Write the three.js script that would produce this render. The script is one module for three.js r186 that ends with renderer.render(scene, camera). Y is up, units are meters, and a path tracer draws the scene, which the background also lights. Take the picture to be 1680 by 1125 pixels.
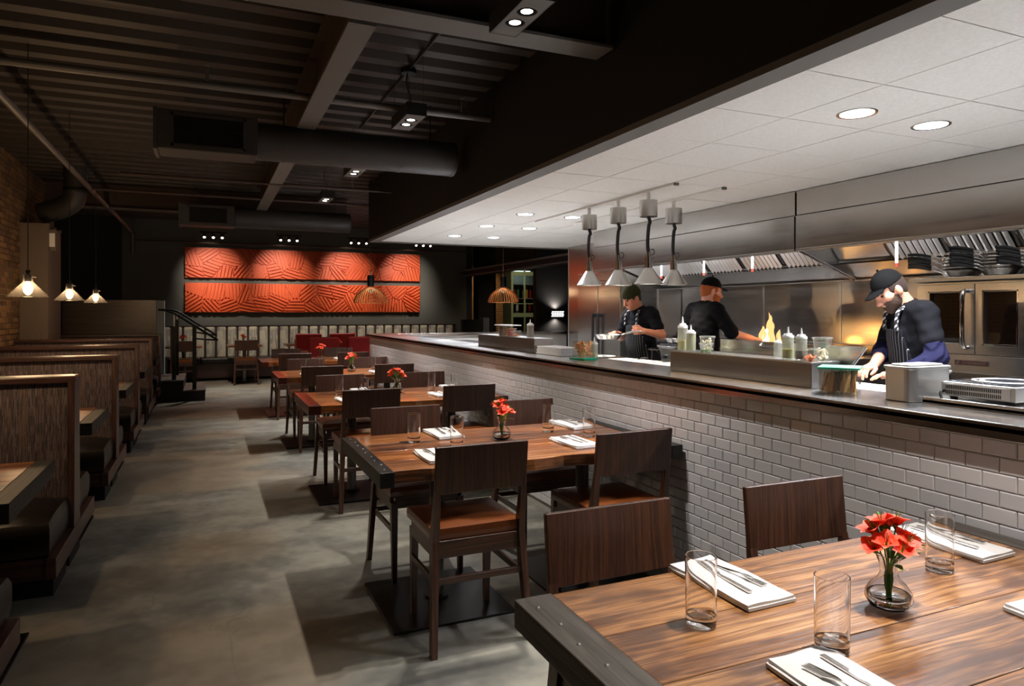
import * as THREE from 'three';
import { RoundedBoxGeometry } from 'three/addons/geometries/RoundedBoxGeometry.js';
import { mergeGeometries, mergeVertices, toCreasedNormals } from 'three/addons/utils/BufferGeometryUtils.js';
import { RectAreaLightUniformsLib } from 'three/addons/lights/RectAreaLightUniformsLib.js';
import { FontLoader } from 'three/addons/loaders/FontLoader.js';
import { TextGeometry } from 'three/addons/geometries/TextGeometry.js';

// ---------------------------------------------------------------- camera, exposure, background
const scene = new THREE.Scene();
scene.background = new THREE.Color(0x000000);
const camera = new THREE.PerspectiveCamera(2 * Math.atan(562.5 / 1135) * 180 / Math.PI, 1680 / 1125, 0.05, 60);
camera.position.set(0, 1.45, 0);
camera.rotation.set(0, -23.78 * Math.PI / 180, 0);
camera.setViewOffset(1680, 1125, 0, 52.5, 1680, 1125);       // rising-front lens: level camera, horizon above the middle
const renderer = new THREE.WebGLRenderer({ antialias: true });
renderer.toneMapping = THREE.LinearToneMapping;
renderer.toneMappingExposure = 1.0;
renderer.shadowMap.enabled = true;
renderer.shadowMap.type = THREE.PCFSoftShadowMap;
RectAreaLightUniformsLib.init();
// strengths of the lamps of the place (candela for spots and points)
const POWER = { table: 14.5, art: 13, kitchen: 28, heat: 1.6, booth: 1.25, cage: 3.2, flame: 0.17, sconce: 2.6, hood: 120, back: 22 };

// ---------------------------------------------------------------- helpers
let seed = 7;
const rnd = () => { seed = (seed * 1664525 + 1013904223) >>> 0; return seed / 4294967296; };
const rr = (a, b) => a + (b - a) * rnd();
const V = (x, y, z) => new THREE.Vector3(x, y, z);
const taken = {};
function numbered(name) { const n = taken[name] = (taken[name] ?? -1) + 1; return n ? `${name}_${String(n).padStart(3, '0')}` : name; }
function shade(o) { o.castShadow = true; o.receiveShadow = true; return o; }
function thing(name, label, category, pos = [0, 0, 0], turn = 0, group) {
  const o = new THREE.Group(); o.name = numbered(name); scene.add(o);
  o.position.set(...pos); o.rotation.y = turn; o.userData = { label, category };
  if (group) o.userData.group = group;
  return o;
}
function clean(g) {
  g = g.index ? g.toNonIndexed() : g;
  for (const k of Object.keys(g.attributes)) if (!['position', 'normal', 'uv', 'color'].includes(k)) g.deleteAttribute(k);
  if (!g.attributes.uv) g.setAttribute('uv', new THREE.Float32BufferAttribute(new Float32Array(g.attributes.position.count * 2), 2));
  g.clearGroups(); return g;
}
const merge = (list) => { list = list.flat(); if (list.length === 1) return list[0]; return mergeGeometries(list.map(clean)); };
function part(name, geos, mat, parent) {
  const m = shade(new THREE.Mesh(Array.isArray(geos) ? merge(geos) : geos, mat)); m.name = name; parent.add(m); return m;
}
function single(name, geos, mat, label, category, group) {
  const m = shade(new THREE.Mesh(Array.isArray(geos) ? merge(geos) : geos, mat)); m.name = numbered(name); scene.add(m);
  m.userData = { label, category }; if (group) m.userData.group = group; return m;
}
function struct(name, geos, mat, label, parent = scene) {
  const m = shade(new THREE.Mesh(Array.isArray(geos) ? merge(geos) : geos, mat)); m.name = name; parent.add(m);
  if (parent === scene) m.userData = { kind: 'structure', label, category: name.split('_')[0] }; return m;
}
function structGroup(name, label) { const g = new THREE.Group(); g.name = name; g.userData = { kind: 'structure', label, category: name.split('_')[0] }; scene.add(g); return g; }
function dup(root, pos, turn, label, group) {
  const r = root.clone(); r.name = numbered(root.name.replace(/_\d\d\d$/, '')); scene.add(r); r.position.set(...pos); r.rotation.set(0, turn, 0);
  r.userData = { ...root.userData }; if (label) r.userData.label = label; if (group) r.userData.group = group; return r;
}
// uv in metres from the dominant axis of each face; grain runs along u (long = the axis that carries the grain)
function uvm(g, long = 'x', off = 0) {
  g = clean(g); const p = g.attributes.position, n = g.attributes.normal, uv = new Float32Array(p.count * 2);
  for (let i = 0; i < p.count; i++) {
    const x = p.getX(i), y = p.getY(i), z = p.getZ(i), ax = Math.abs(n.getX(i)), ay = Math.abs(n.getY(i)), az = Math.abs(n.getZ(i));
    let a, b;
    if (long === 'x') { [a, b] = az >= ay && az >= ax ? [x, y] : ay >= ax ? [x, z] : [z, y]; }
    else if (long === 'y') { [a, b] = az >= ay && az >= ax ? [y, x] : ax >= ay ? [y, z] : [z, x]; }
    else { [a, b] = ax >= ay && ax >= az ? [z, y] : ay >= az ? [z, x] : [x, y]; }
    uv[2 * i] = a + off; uv[2 * i + 1] = b + off * 0.37;
  }
  g.setAttribute('uv', new THREE.Float32BufferAttribute(uv, 2)); return g;
}
function box(w, h, d, x = 0, y = 0, z = 0, r = 0, long) {
  let g = r > 0 ? new RoundedBoxGeometry(w, h, d, 1, Math.min(r, w / 2.01, h / 2.01, d / 2.01)) : new THREE.BoxGeometry(w, h, d);
  g.translate(x, y, z); return long ? uvm(g, long) : clean(g);
}
const span = (x0, x1, y0, y1, z0, z1, r = 0, long) => box(Math.abs(x1 - x0), Math.abs(y1 - y0), Math.abs(z1 - z0), (x0 + x1) / 2, (y0 + y1) / 2, (z0 + z1) / 2, r, long);
function cyl(r0, r1, h, x = 0, y = 0, z = 0, seg = 24, axis = 'y', open = false) {   // r0 at the bottom, r1 at the top, centre at x y z
  const g = new THREE.CylinderGeometry(r1, r0, h, seg, 1, open);
  if (axis === 'x') g.rotateZ(-Math.PI / 2); if (axis === 'z') g.rotateX(Math.PI / 2);
  g.translate(x, y, z); return clean(g);
}
function lathe(pts, seg = 32, x = 0, y = 0, z = 0) { const g = new THREE.LatheGeometry(pts.map((p) => new THREE.Vector2(p[0], p[1])), seg); g.translate(x, y, z); return clean(g); }
function tube(pts, r, seg = 8, steps = 24, closed = false) {
  const c = new THREE.CatmullRomCurve3(pts.map((p) => p.isVector3 ? p : V(...p)), closed); return clean(new THREE.TubeGeometry(c, steps, r, seg, closed));
}
function rod(a, b, r0, r1 = r0, seg = 10) {
  a = V(...a); b = V(...b); const d = b.clone().sub(a), g = new THREE.CylinderGeometry(r1, r0, d.length(), seg);
  g.applyQuaternion(new THREE.Quaternion().setFromUnitVectors(V(0, 1, 0), d.clone().normalize())); g.translate((a.x + b.x) / 2, (a.y + b.y) / 2, (a.z + b.z) / 2); return clean(g);
}
function beam(a, b, w0, d0, w1 = w0, d1 = d0) {          // tapered square bar from a to b, ends cut level (for legs and posts)
  const P = []; for (const [c, w, d] of [[a, w0, d0], [b, w1, d1]]) for (const [sx, sz] of [[-1, -1], [1, -1], [1, 1], [-1, 1]]) P.push([c[0] + sx * w / 2, c[1], c[2] + sz * d / 2]);
  const F = [[0, 4, 5, 1], [1, 5, 6, 2], [2, 6, 7, 3], [3, 7, 4, 0], [4, 7, 6, 5], [0, 1, 2, 3]], pos = [];
  for (const [i, j, k, l] of F) for (const q of [i, j, k, i, k, l]) pos.push(...P[q]);
  const g = new THREE.BufferGeometry(); g.setAttribute('position', new THREE.Float32BufferAttribute(pos, 3)); g.computeVertexNormals(); return uvm(g, 'y');
}
function extrude(pts, depth, bevel = 0, holes) {          // outline in x y, thickness along +z
  const s = new THREE.Shape(pts.map((p) => new THREE.Vector2(...p)));
  if (holes) for (const h of holes) s.holes.push(new THREE.Path(h.map((p) => new THREE.Vector2(...p))));
  const g = new THREE.ExtrudeGeometry(s, { depth, bevelEnabled: bevel > 0, bevelSize: bevel, bevelThickness: bevel, bevelSegments: 2, curveSegments: 12 }); return clean(g);
}
const turned = (g, rx, ry, rz) => { if (rx) g.rotateX(rx); if (ry) g.rotateY(ry); if (rz) g.rotateZ(rz); return g; };
const moved = (g, x, y, z) => { g.translate(x, y, z); return g; };

// ---------------------------------------------------------------- procedural textures
const hash = (x, y, s) => { let h = Math.imul(x, 374761393) + Math.imul(y, 668265263) + Math.imul(s, 974634777) | 0; h = Math.imul(h ^ (h >>> 13), 1274126177); return ((h ^ (h >>> 16)) >>> 0) / 4294967296; };
function vnoise(x, y, px, py, s) {                        // value noise that repeats every px, py cells
  const xi = Math.floor(x), yi = Math.floor(y), fx = x - xi, fy = y - yi, w = (t) => t * t * (3 - 2 * t), m = (a, b) => ((a % b) + b) % b;
  const a = hash(m(xi, px), m(yi, py), s), b = hash(m(xi + 1, px), m(yi, py), s), c = hash(m(xi, px), m(yi + 1, py), s), d = hash(m(xi + 1, px), m(yi + 1, py), s);
  return (a + (b - a) * w(fx)) * (1 - w(fy)) + (c + (d - c) * w(fx)) * w(fy);
}
function fbm(u, v, fx, fy, oct, s) { let t = 0, a = 0.5, n = 0; for (let i = 0; i < oct; i++) { t += a * vnoise(u * fx, v * fy, fx, fy, s + i * 17); n += a; a *= 0.5; fx *= 2; fy *= 2; } return t / n; }
function tex(w, h, f, { size = [1, 1], data = false } = {}) {   // f(u, v) -> 0..1 grey or [r g b] 0..255 sRGB; size = metres covered by one repeat
  const d = new Uint8Array(w * h * 4);
  for (let j = 0; j < h; j++) for (let i = 0; i < w; i++) {
    const c = f((i + 0.5) / w, (j + 0.5) / h), o = (j * w + i) * 4;
    for (let k = 0; k < 3; k++) d[o + k] = Math.max(0, Math.min(255, Array.isArray(c) ? c[k] : c * 255)); d[o + 3] = 255;
  }
  const t = new THREE.DataTexture(d, w, h, THREE.RGBAFormat); t.wrapS = t.wrapT = THREE.RepeatWrapping; t.magFilter = THREE.LinearFilter; t.minFilter = THREE.LinearMipmapLinearFilter; t.generateMipmaps = true;
  t.repeat.set(1 / size[0], 1 / size[1]); if (!data) t.colorSpace = THREE.SRGBColorSpace; t.needsUpdate = true; return t;
}
const mix = (a, b, t) => [a[0] + (b[0] - a[0]) * t, a[1] + (b[1] - a[1]) * t, a[2] + (b[2] - a[2]) * t];
const st = (a, b, x) => { const t = Math.max(0, Math.min(1, (x - a) / (b - a))); return t * t * (3 - 2 * t); };
const mat = (o) => new THREE.MeshPhysicalMaterial({ roughness: 0.6, metalness: 0, ...o });

function woodTex(dark, mid, light, s, { fx = 3, fy = 40, size = [1.1, 0.45], w = 512, h = 256, knots = 0, streak = 0.5 } = {}) {
  return tex(w, h, (u, v) => {
    const warp = fbm(u, v, 2, 3, 3, s) * 0.12, g = fbm(u, v + warp, fx, fy, 4, s + 5), c = fbm(u, v + warp * 0.5, 2, 6, 3, s + 9), f = fbm(u, v, 24, 128, 2, s + 21);
    const hair = fbm(u, v + warp, 5, 150, 3, s + 41); let t = 0.12 + 0.42 * st(0.25, 0.75, g) + 0.4 * st(0.3, 0.72, c) * streak + (f - 0.5) * 0.35 - 0.35 * st(0.56, 0.72, hair);
    if (knots) { const k = fbm(u + warp, v + warp, 7, 8, 3, s + 33); t -= st(0.6, 0.8, k) * knots * 0.7; }
    return t < 0.5 ? mix(dark, mid, Math.max(0, t * 2)) : mix(mid, light, Math.min(1, (t - 0.5) * 2));
  }, { size });
}
const grainBump = tex(512, 256, (u, v) => fbm(u, v, 4, 64, 4, 71), { size: [1.1, 0.45], data: true });
const T = {};
T.chair = woodTex([46, 24, 12], [74, 42, 24], [104, 64, 40], 3, { fx: 2, fy: 60, streak: 0.25 });
T.booth = woodTex([50, 31, 27], [80, 53, 46], [108, 76, 66], 13, { fx: 2, fy: 50, streak: 0.3 });
T.plank = [
  woodTex([80, 46, 22], [146, 88, 44], [198, 136, 74], 101, { knots: 0.6, streak: 0.9 }), woodTex([92, 50, 22], [160, 96, 46], [210, 146, 82], 131, { knots: 0.4, streak: 0.8 }),
  woodTex([66, 36, 18], [126, 74, 36], [180, 118, 62], 151, { knots: 0.7, streak: 1.0 }), woodTex([96, 50, 20], [158, 92, 44], [204, 142, 82], 171, { knots: 0.3, streak: 0.9 })];
const big = { w: 1024, h: 512 };
T.old = [woodTex([84, 52, 30], [140, 94, 54], [190, 144, 94], 201, { knots: 0.55, streak: 1.0, ...big }), woodTex([90, 56, 30], [148, 100, 56], [196, 148, 96], 231, { knots: 0.6, streak: 0.9, ...big }),
  woodTex([74, 46, 28], [124, 84, 50], [176, 130, 84], 251, { knots: 0.6, streak: 1.1, fy: 60, ...big })];
T.floor = tex(1024, 1024, (u, v) => {
  const a = fbm(u, v, 5, 5, 5, 301), b = fbm(u + 0.06 * fbm(u, v, 9, 9, 3, 333), v, 16, 26, 4, 311), c = fbm(u, v, 90, 90, 2, 321), e = fbm(u, v, 3, 4, 3, 341);
  const t = 0.52 * a + 0.34 * b + 0.14 * c; let k = mix([80, 79, 73], [136, 133, 121], st(0.28, 0.72, t)); k = mix(k, [128, 108, 84], 0.5 * st(0.55, 0.75, e));
  const vein = Math.abs(fbm(u + 0.05 * a, v, 7, 7, 4, 355) - 0.5); return mix(k, [72, 70, 64], 0.35 * (1 - st(0, 0.004, vein)) * st(0.5, 0.6, e));
}, { size: [4.2, 4.2] });
T.floorR = tex(512, 512, (u, v) => 0.42 + 0.3 * fbm(u, v, 10, 14, 4, 361), { size: [4.2, 4.2], data: true });
T.weave = tex(512, 512, (u, v) => {
  const c = fbm(u, v, 96, 6, 3, 401), f = vnoise(u * 128, v * 170, 128, 170, 411), g = fbm(u, v, 20, 2, 2, 421);
  let k = mix([66, 58, 60], [124, 108, 108], st(0.3, 0.72, c)); k = mix(k, [118, 94, 76], 0.5 * st(0.55, 0.75, g)); return mix(k, [44, 38, 39], 0.45 * st(0.5, 0.9, f));
}, { size: [0.3, 0.3] });
T.weaveB = tex(256, 256, (u, v) => 0.5 + 0.5 * Math.sin(u * 2 * Math.PI * 80) * (0.4 + 0.6 * vnoise(u * 80, v * 96, 80, 96, 431)), { size: [0.3, 0.3], data: true });
T.leather = tex(256, 256, (u, v) => 0.35 + 0.65 * fbm(u, v, 40, 40, 3, 441), { size: [0.2, 0.2], data: true });
T.brush = tex(512, 512, (u, v) => 0.5 * fbm(u, v, 3, 128, 3, 451) + 0.5 * fbm(u, v, 6, 10, 3, 455), { size: [0.9, 0.9], data: true });
T.brushR = tex(256, 256, (u, v) => 0.15 + 0.07 * fbm(u, v, 3, 64, 3, 461) + 0.08 * fbm(u, v, 4, 4, 3, 463), { size: [1.1, 1.1], data: true });
T.paint = tex(256, 256, (u, v) => fbm(u, v, 30, 30, 4, 481), { size: [1, 1], data: true });
T.brick = [0, 1, 2].map((k) => tex(128, 128, (u, v) => mix([[80, 57, 34], [98, 70, 42], [70, 48, 30]][k], [[118, 88, 54], [130, 98, 60], [98, 72, 46]][k], fbm(u, v, 6, 6, 4, 501 + k)), { size: [0.25, 0.25] }));
T.tileC = tex(256, 256, (u, v) => { const k = 0.93 + 0.07 * fbm(u, v, 60, 60, 3, 521); const p = vnoise(u * 110, v * 110, 110, 110, 531) > 0.94 ? 0.93 : 1; return [238 * k * p, 237 * k * p, 233 * k * p]; }, { size: [0.6, 0.6] });
T.ply = tex(256, 128, (u, v) => mix([52, 48, 44], [96, 90, 82], fbm(u, v, 5, 30, 4, 541)), { size: [0.9, 0.4] });

const M = {
  floor: mat({ map: T.floor, roughnessMap: T.floorR, roughness: 1, bumpMap: T.paint, bumpScale: 0.0006 }),
  chair: mat({ map: T.chair, roughness: 0.42, clearcoat: 0.25, clearcoatRoughness: 0.35 }),
  booth: mat({ map: T.booth, roughness: 0.38, clearcoat: 0.3, clearcoatRoughness: 0.25 }),
  leather: mat({ color: 0x643416, roughness: 0.28, bumpMap: T.leather, bumpScale: 0.0006 }),
  blackLeather: mat({ color: 0x1a1514, roughness: 0.36, bumpMap: T.leather, bumpScale: 0.0006 }),
  weave: mat({ map: T.weave, roughness: 0.9, bumpMap: T.weaveB, bumpScale: 0.0015 }),
  steel: mat({ color: 0xbdbbb8, metalness: 1, roughness: 1, roughnessMap: T.brushR, anisotropy: 0.5 }),
  steelFine: mat({ color: 0xc6c5c2, metalness: 1, roughness: 0.27 }),
  steelDark: mat({ color: 0x55504a, metalness: 1, roughness: 0.35 }),
  chrome: mat({ color: 0xd6d4d0, metalness: 1, roughness: 0.08 }),
  silver: mat({ color: 0xcfcbc6, metalness: 1, roughness: 0.18 }),
  baffle: mat({ color: 0xc4c2c0, metalness: 1, roughness: 0.5 }),
  tile: mat({ color: 0xcbc9cc, roughness: 0.1 }),
  tile2: mat({ color: 0xc3c2c6, roughness: 0.13 }),
  grout: mat({ color: 0xa4a09a, roughness: 0.9 }),
  ceil: mat({ map: T.tileC, roughness: 0.95 }),
  tbar: mat({ color: 0x8f8d88, roughness: 0.6 }),
  black: mat({ color: 0x0b0a0a, roughness: 0.85, bumpMap: T.paint, bumpScale: 0.001 }),
  fascia: mat({ color: 0x5a5752, roughness: 0.7 }),
  deck: mat({ color: 0x3b342e, roughness: 0.6, metalness: 0.2, bumpMap: T.paint, bumpScale: 0.001 }),
  beam: mat({ color: 0x57534c, roughness: 0.65 }),
  rust: mat({ color: 0x3a2a22, roughness: 0.7 }),
  pipe: mat({ color: 0x6c6a66, roughness: 0.5, metalness: 0.5 }),
  duct: mat({ color: 0x3c3a38, roughness: 0.55, metalness: 0.3 }),
  wallGrey: mat({ color: 0x55554f, roughness: 0.8, bumpMap: T.paint, bumpScale: 0.0012 }),
  wallDark: mat({ color: 0x1d1a1a, roughness: 0.75, bumpMap: T.paint, bumpScale: 0.0012 }),
  column: mat({ color: 0x6d6156, roughness: 0.75, bumpMap: T.paint, bumpScale: 0.001 }),
  mortar: mat({ color: 0x7a6e5c, roughness: 0.95 }),
  brick: T.brick.map((t) => mat({ map: t, roughness: 0.9, bumpMap: T.paint, bumpScale: 0.002 })),
  plate: mat({ color: 0x15110f, roughness: 0.35, metalness: 0.6 }),
  band: mat({ color: 0x3a3a3a, roughness: 0.42, metalness: 0.75, bumpMap: T.paint, bumpScale: 0.0008 }),
  cutlery: mat({ color: 0xdedcd8, metalness: 1, roughness: 0.24 }),
  potSteel: mat({ color: 0xd6d4d0, metalness: 1, roughness: 0.36 }),
  bandBooth: mat({ map: T.ply, color: 0x8c887c, roughness: 0.6, bumpMap: grainBump, bumpScale: 0.0015 }),
  bandOld: mat({ map: T.ply, roughness: 0.6, bumpMap: grainBump, bumpScale: 0.0015 }),
  art: mat({ color: 0xc24a14, roughness: 0.55 }),
  linen: mat({ color: 0xcfcdcc, roughness: 0.85, sheen: 0.3 }),
  glass: mat({ color: 0xffffff, roughness: 0.02, transmission: 1, thickness: 0.003, ior: 1.47 }),
  water: mat({ color: 0xffffff, roughness: 0.0, transmission: 1, thickness: 0.04, ior: 1.33 }),
  pane: mat({ color: 0xffffff, roughness: 0.02, transmission: 1, thickness: 0, ior: 1.5 }),
  plastic: mat({ color: 0xf6f6f0, roughness: 0.2, transmission: 0.82, thickness: 0 }),
  clearPlastic: mat({ color: 0xfbfbf8, roughness: 0.06, transmission: 0.97, thickness: 0 }),
  cap: mat({ color: 0xf0efea, roughness: 0.45 }),
  oil: mat({ color: 0xc2c000, roughness: 0.25 }),
  oilGold: mat({ color: 0x9a9c06, roughness: 0.25 }),
  soy: mat({ color: 0x1d1a22, roughness: 0.3 }),
  mauve: mat({ color: 0x5e3f46, roughness: 0.5 }),
  green: mat({ color: 0x18b080, roughness: 0.35, transmission: 0.35, thickness: 0 }),
  white: mat({ color: 0xeeeeea, roughness: 0.5 }),
  board: mat({ color: 0xf2f1ed, roughness: 0.6 }),
  blackRubber: mat({ color: 0x121212, roughness: 0.6 }),
  darkMetal: mat({ color: 0x1c1c1e, roughness: 0.45, metalness: 0.6 }),
  slat: mat({ map: woodTex([150, 98, 60], [186, 128, 84], [212, 160, 112], 601, { fy: 30, size: [0.6, 0.2], w: 256, h: 128 }), roughness: 0.5 }),
  red: mat({ color: 0x8e0f0f, roughness: 0.75, bumpMap: T.weaveB, bumpScale: 0.001 }),
  skin: mat({ color: 0xc08a70, roughness: 0.5 }),
  shirt: mat({ color: 0x141417, roughness: 0.9, specularIntensity: 0.15 }),
  navy: mat({ color: 0x171730, roughness: 0.85, specularIntensity: 0.2 }),
  trousers: mat({ color: 0x14141a, roughness: 0.9, specularIntensity: 0.2 }),
};
const glow = (hex, k) => new THREE.MeshStandardMaterial({ color: 0x000000, emissive: hex, emissiveIntensity: k, roughness: 1 });
function spot(parent, pos, target, color, cd, angle, pen, radius = 2) {
  const l = new THREE.SpotLight(color, cd, 0, angle, pen, 2); l.position.set(...pos); l.target.position.set(...target); l.castShadow = true; l.shadow.radius = radius; l.shadow.mapSize.set(1024, 1024); l.shadow.bias = -0.0004;
  parent.add(l); parent.add(l.target); return l;
}
function point(parent, pos, color, cd, radius = 1.5) { const l = new THREE.PointLight(color, cd, 0, 2); l.position.set(...pos); l.castShadow = true; l.shadow.radius = radius; parent.add(l); return l; }
// ---------------------------------------------------------------- the room
struct('floor', uvm(span(-4.6, 9.3, -0.2, 0, 3.2, -19.2), 'x'), M.floor, 'polished grey concrete floor with mottled stains');
struct('floor_kitchen', span(2.41, 5.4, 0.0, 0.006, 3.1, -10.3), mat({ color: 0xb0aba2, roughness: 0.6 }), 'pale kitchen floor behind the counter');
const brickWall = structGroup('wall_left', 'tan brick wall behind the booths');
struct('core', span(-2.5, -2.212, 0, 3.6, 3.2, -12.9), M.mortar, '', brickWall);
{
  const L = 0.2, Hh = 0.058, pz = 0.21, py = 0.0685;
  const bg = (w) => uvm(box(0.03, Hh, w, 0, 0, 0, 0), 'z'), g0 = bg(L), gs = [], far = [];
  for (let r = 0; r < 49; r++) for (let k = 0; k < 61; k++) {
    const z = 0.2 - k * pz - (r % 2) * pz / 2, y = 0.035 + r * py;
    if (z > -9.45 || z < -10.75 || y < 0.6) { if (y < 3.4) far.push(moved(g0.clone(), -2.207 + 0.003 * hash(r, k, 3), y, z)); continue; }
    const m = part('brick', g0, M.brick[(hash(r, k, 5) * 3) | 0], brickWall); m.position.set(-2.207 + 0.005 * hash(r, k, 9), y, z);
  }
  part('brick_field', far, M.brick[0], brickWall).userData.kind = 'stuff';
}
struct('wall_end', span(-1.6, 5.9, 0, 3.6, -16.2, -16.5), M.wallGrey, 'dark grey painted end wall behind the banquette');
struct('wall_end_black', span(-4.6, -1.6, 0, 3.6, -16.2, -16.5), M.wallDark, 'black painted wall beyond the raised floor');
struct('wall_raised_side', span(-4.8, -4.6, 0, 3.6, -12.7, -16.5), M.wallDark, 'dark side wall of the raised floor');
struct('wall_raised_front', span(-4.8, -2.3, 0, 3.6, -12.7, -12.9), M.wallDark, 'dark wall closing the raised floor');
struct('wall_behind', span(-2.5, 5.8, 0, 3.6, 3.2, 3.4), M.wallGrey, 'plain grey wall');
struct('wall_passage', span(5.9, 6.05, 0, 3.6, -16.2, -18.8), M.wallDark, 'dark wall of the passage');
struct('wall_right', span(9.1, 9.3, 0, 3.6, -10.0, -18.9), M.wallDark, 'dark right wall past the kitchen');
struct('wall_service', span(6.28, 9.1, 0, 3.6, -13.0, -13.15), M.wallDark, 'dark brown service wall with a lit sconce');
struct('wall_kitchen_end', span(5.55, 9.1, 0, 3.6, -10.0, -10.15), M.wallDark, 'dark wall closing the kitchen');
// dining ceiling: fluted steel deck whose flutes run across the room
{
  const prof = [[0, 0], [0.12, 0], [0.15, 0.075], [0.27, 0.075]], pitch = 0.3, pts = [];
  for (let z = 3.2, k = 0; z > -19; z -= pitch, k++) for (const [a, b] of prof) pts.push([z - a, 3.36 + b]);
  const pos = []; for (let i = 0; i + 1 < pts.length; i++) { const [z0, y0] = pts[i], [z1, y1] = pts[i + 1], x0 = -4.8, x1 = 9.3; pos.push(x0, y0, z0, x1, y0, z0, x1, y1, z1, x0, y0, z0, x1, y1, z1, x0, y1, z1); }
  const g = new THREE.BufferGeometry(); g.setAttribute('position', new THREE.Float32BufferAttribute(pos, 3)); g.computeVertexNormals();
  const c = structGroup('ceiling', 'brown fluted metal deck ceiling over the dining room');
  struct('slab', span(-4.8, 9.3, 3.45, 3.6, 3.2, -19.2), M.black, '', c); struct('deck', uvm(g, 'x'), M.deck, '', c);
}
// steel frame under the deck
function ibeam(name, label, len, axis, pos, fw = 0.15, h = 0.36) {
  const t = structGroup(name, label); t.position.set(...pos); if (axis === 'x') t.rotation.y = Math.PI / 2;
  struct('bottom_flange', box(fw, 0.018, len, 0, 0.009, 0), M.beam, '', t); struct('web', box(0.014, h - 0.03, len, 0, h / 2, 0), M.rust, '', t); struct('top_flange', box(fw, 0.018, len, 0, h - 0.009, 0), M.rust, '', t);
}
ibeam('trim_1', 'wide grey steel beam crossing above the tables', 4.36, 'x', [0.02, 3.0, -3.6], 0.2);
ibeam('trim_2', 'grey steel beam running along above the tables', 7.6, 'z', [0.77, 3.0, -7.55]);
ibeam('trim_3', 'dark steel beam crossing near the art wall', 4.4, 'x', [0.0, 3.0, -12.1], 0.2);
// soffit over the kitchen
struct('wall_soffit', [span(2.225, 2.36, 2.52, 3.5, 3.2, -10.4), span(2.36, 9.1, 2.52, 3.5, -10.25, -10.4)], M.black, 'black soffit face above the open kitchen');
struct('trim_4', [span(2.225, 2.36, 2.485, 2.52, 3.2, -10.4), span(2.36, 5.6, 2.485, 2.52, -10.25, -10.4)], M.fascia, 'grey metal edge along the bottom of the soffit');
{
  const c = structGroup('ceiling_kitchen', 'white square acoustic tile ceiling over the kitchen');
  struct('slab', span(2.36, 9.1, 2.53, 2.6, 3.2, -10.25), M.black, '', c);
  const xs = [2.36, 2.85, 3.46, 4.07, 4.68, 5.29, 5.6], bars = [];
  const cache = {}, zs = []; for (let z = 3.2; z > -10.25; z -= 0.6) zs.push(z);
  const z0 = -1.623 + 8 * 0.6; const lines = []; for (let k = 0; k < 23; k++) { const z = z0 - k * 0.6; if (z > -10.25) lines.push(z); } lines.push(-10.25);
  for (let i = 0; i + 1 < xs.length; i++) for (let k = 0; k + 1 < lines.length; k++) {
    const w = xs[i + 1] - xs[i] - 0.007, d = lines[k] - lines[k + 1] - 0.007, key = w.toFixed(3) + d.toFixed(3);
    cache[key] ||= uvm(box(w, 0.018, d), 'x');
    const m = part('ceiling_tile', cache[key], M.ceil, c); m.position.set((xs[i] + xs[i + 1]) / 2, 2.499 + 0.0015 * hash(i, k, 4), (lines[k] + lines[k + 1]) / 2);
  }
  for (const x of xs.slice(1, -1)) bars.push(span(x - 0.012, x + 0.012, 2.502, 2.527, 3.2, -10.25)); for (const z of lines) bars.push(span(2.36, 5.6, 2.502, 2.526, z - 0.012, z + 0.012));
  part('grid', bars, M.tbar, c);
}
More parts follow.
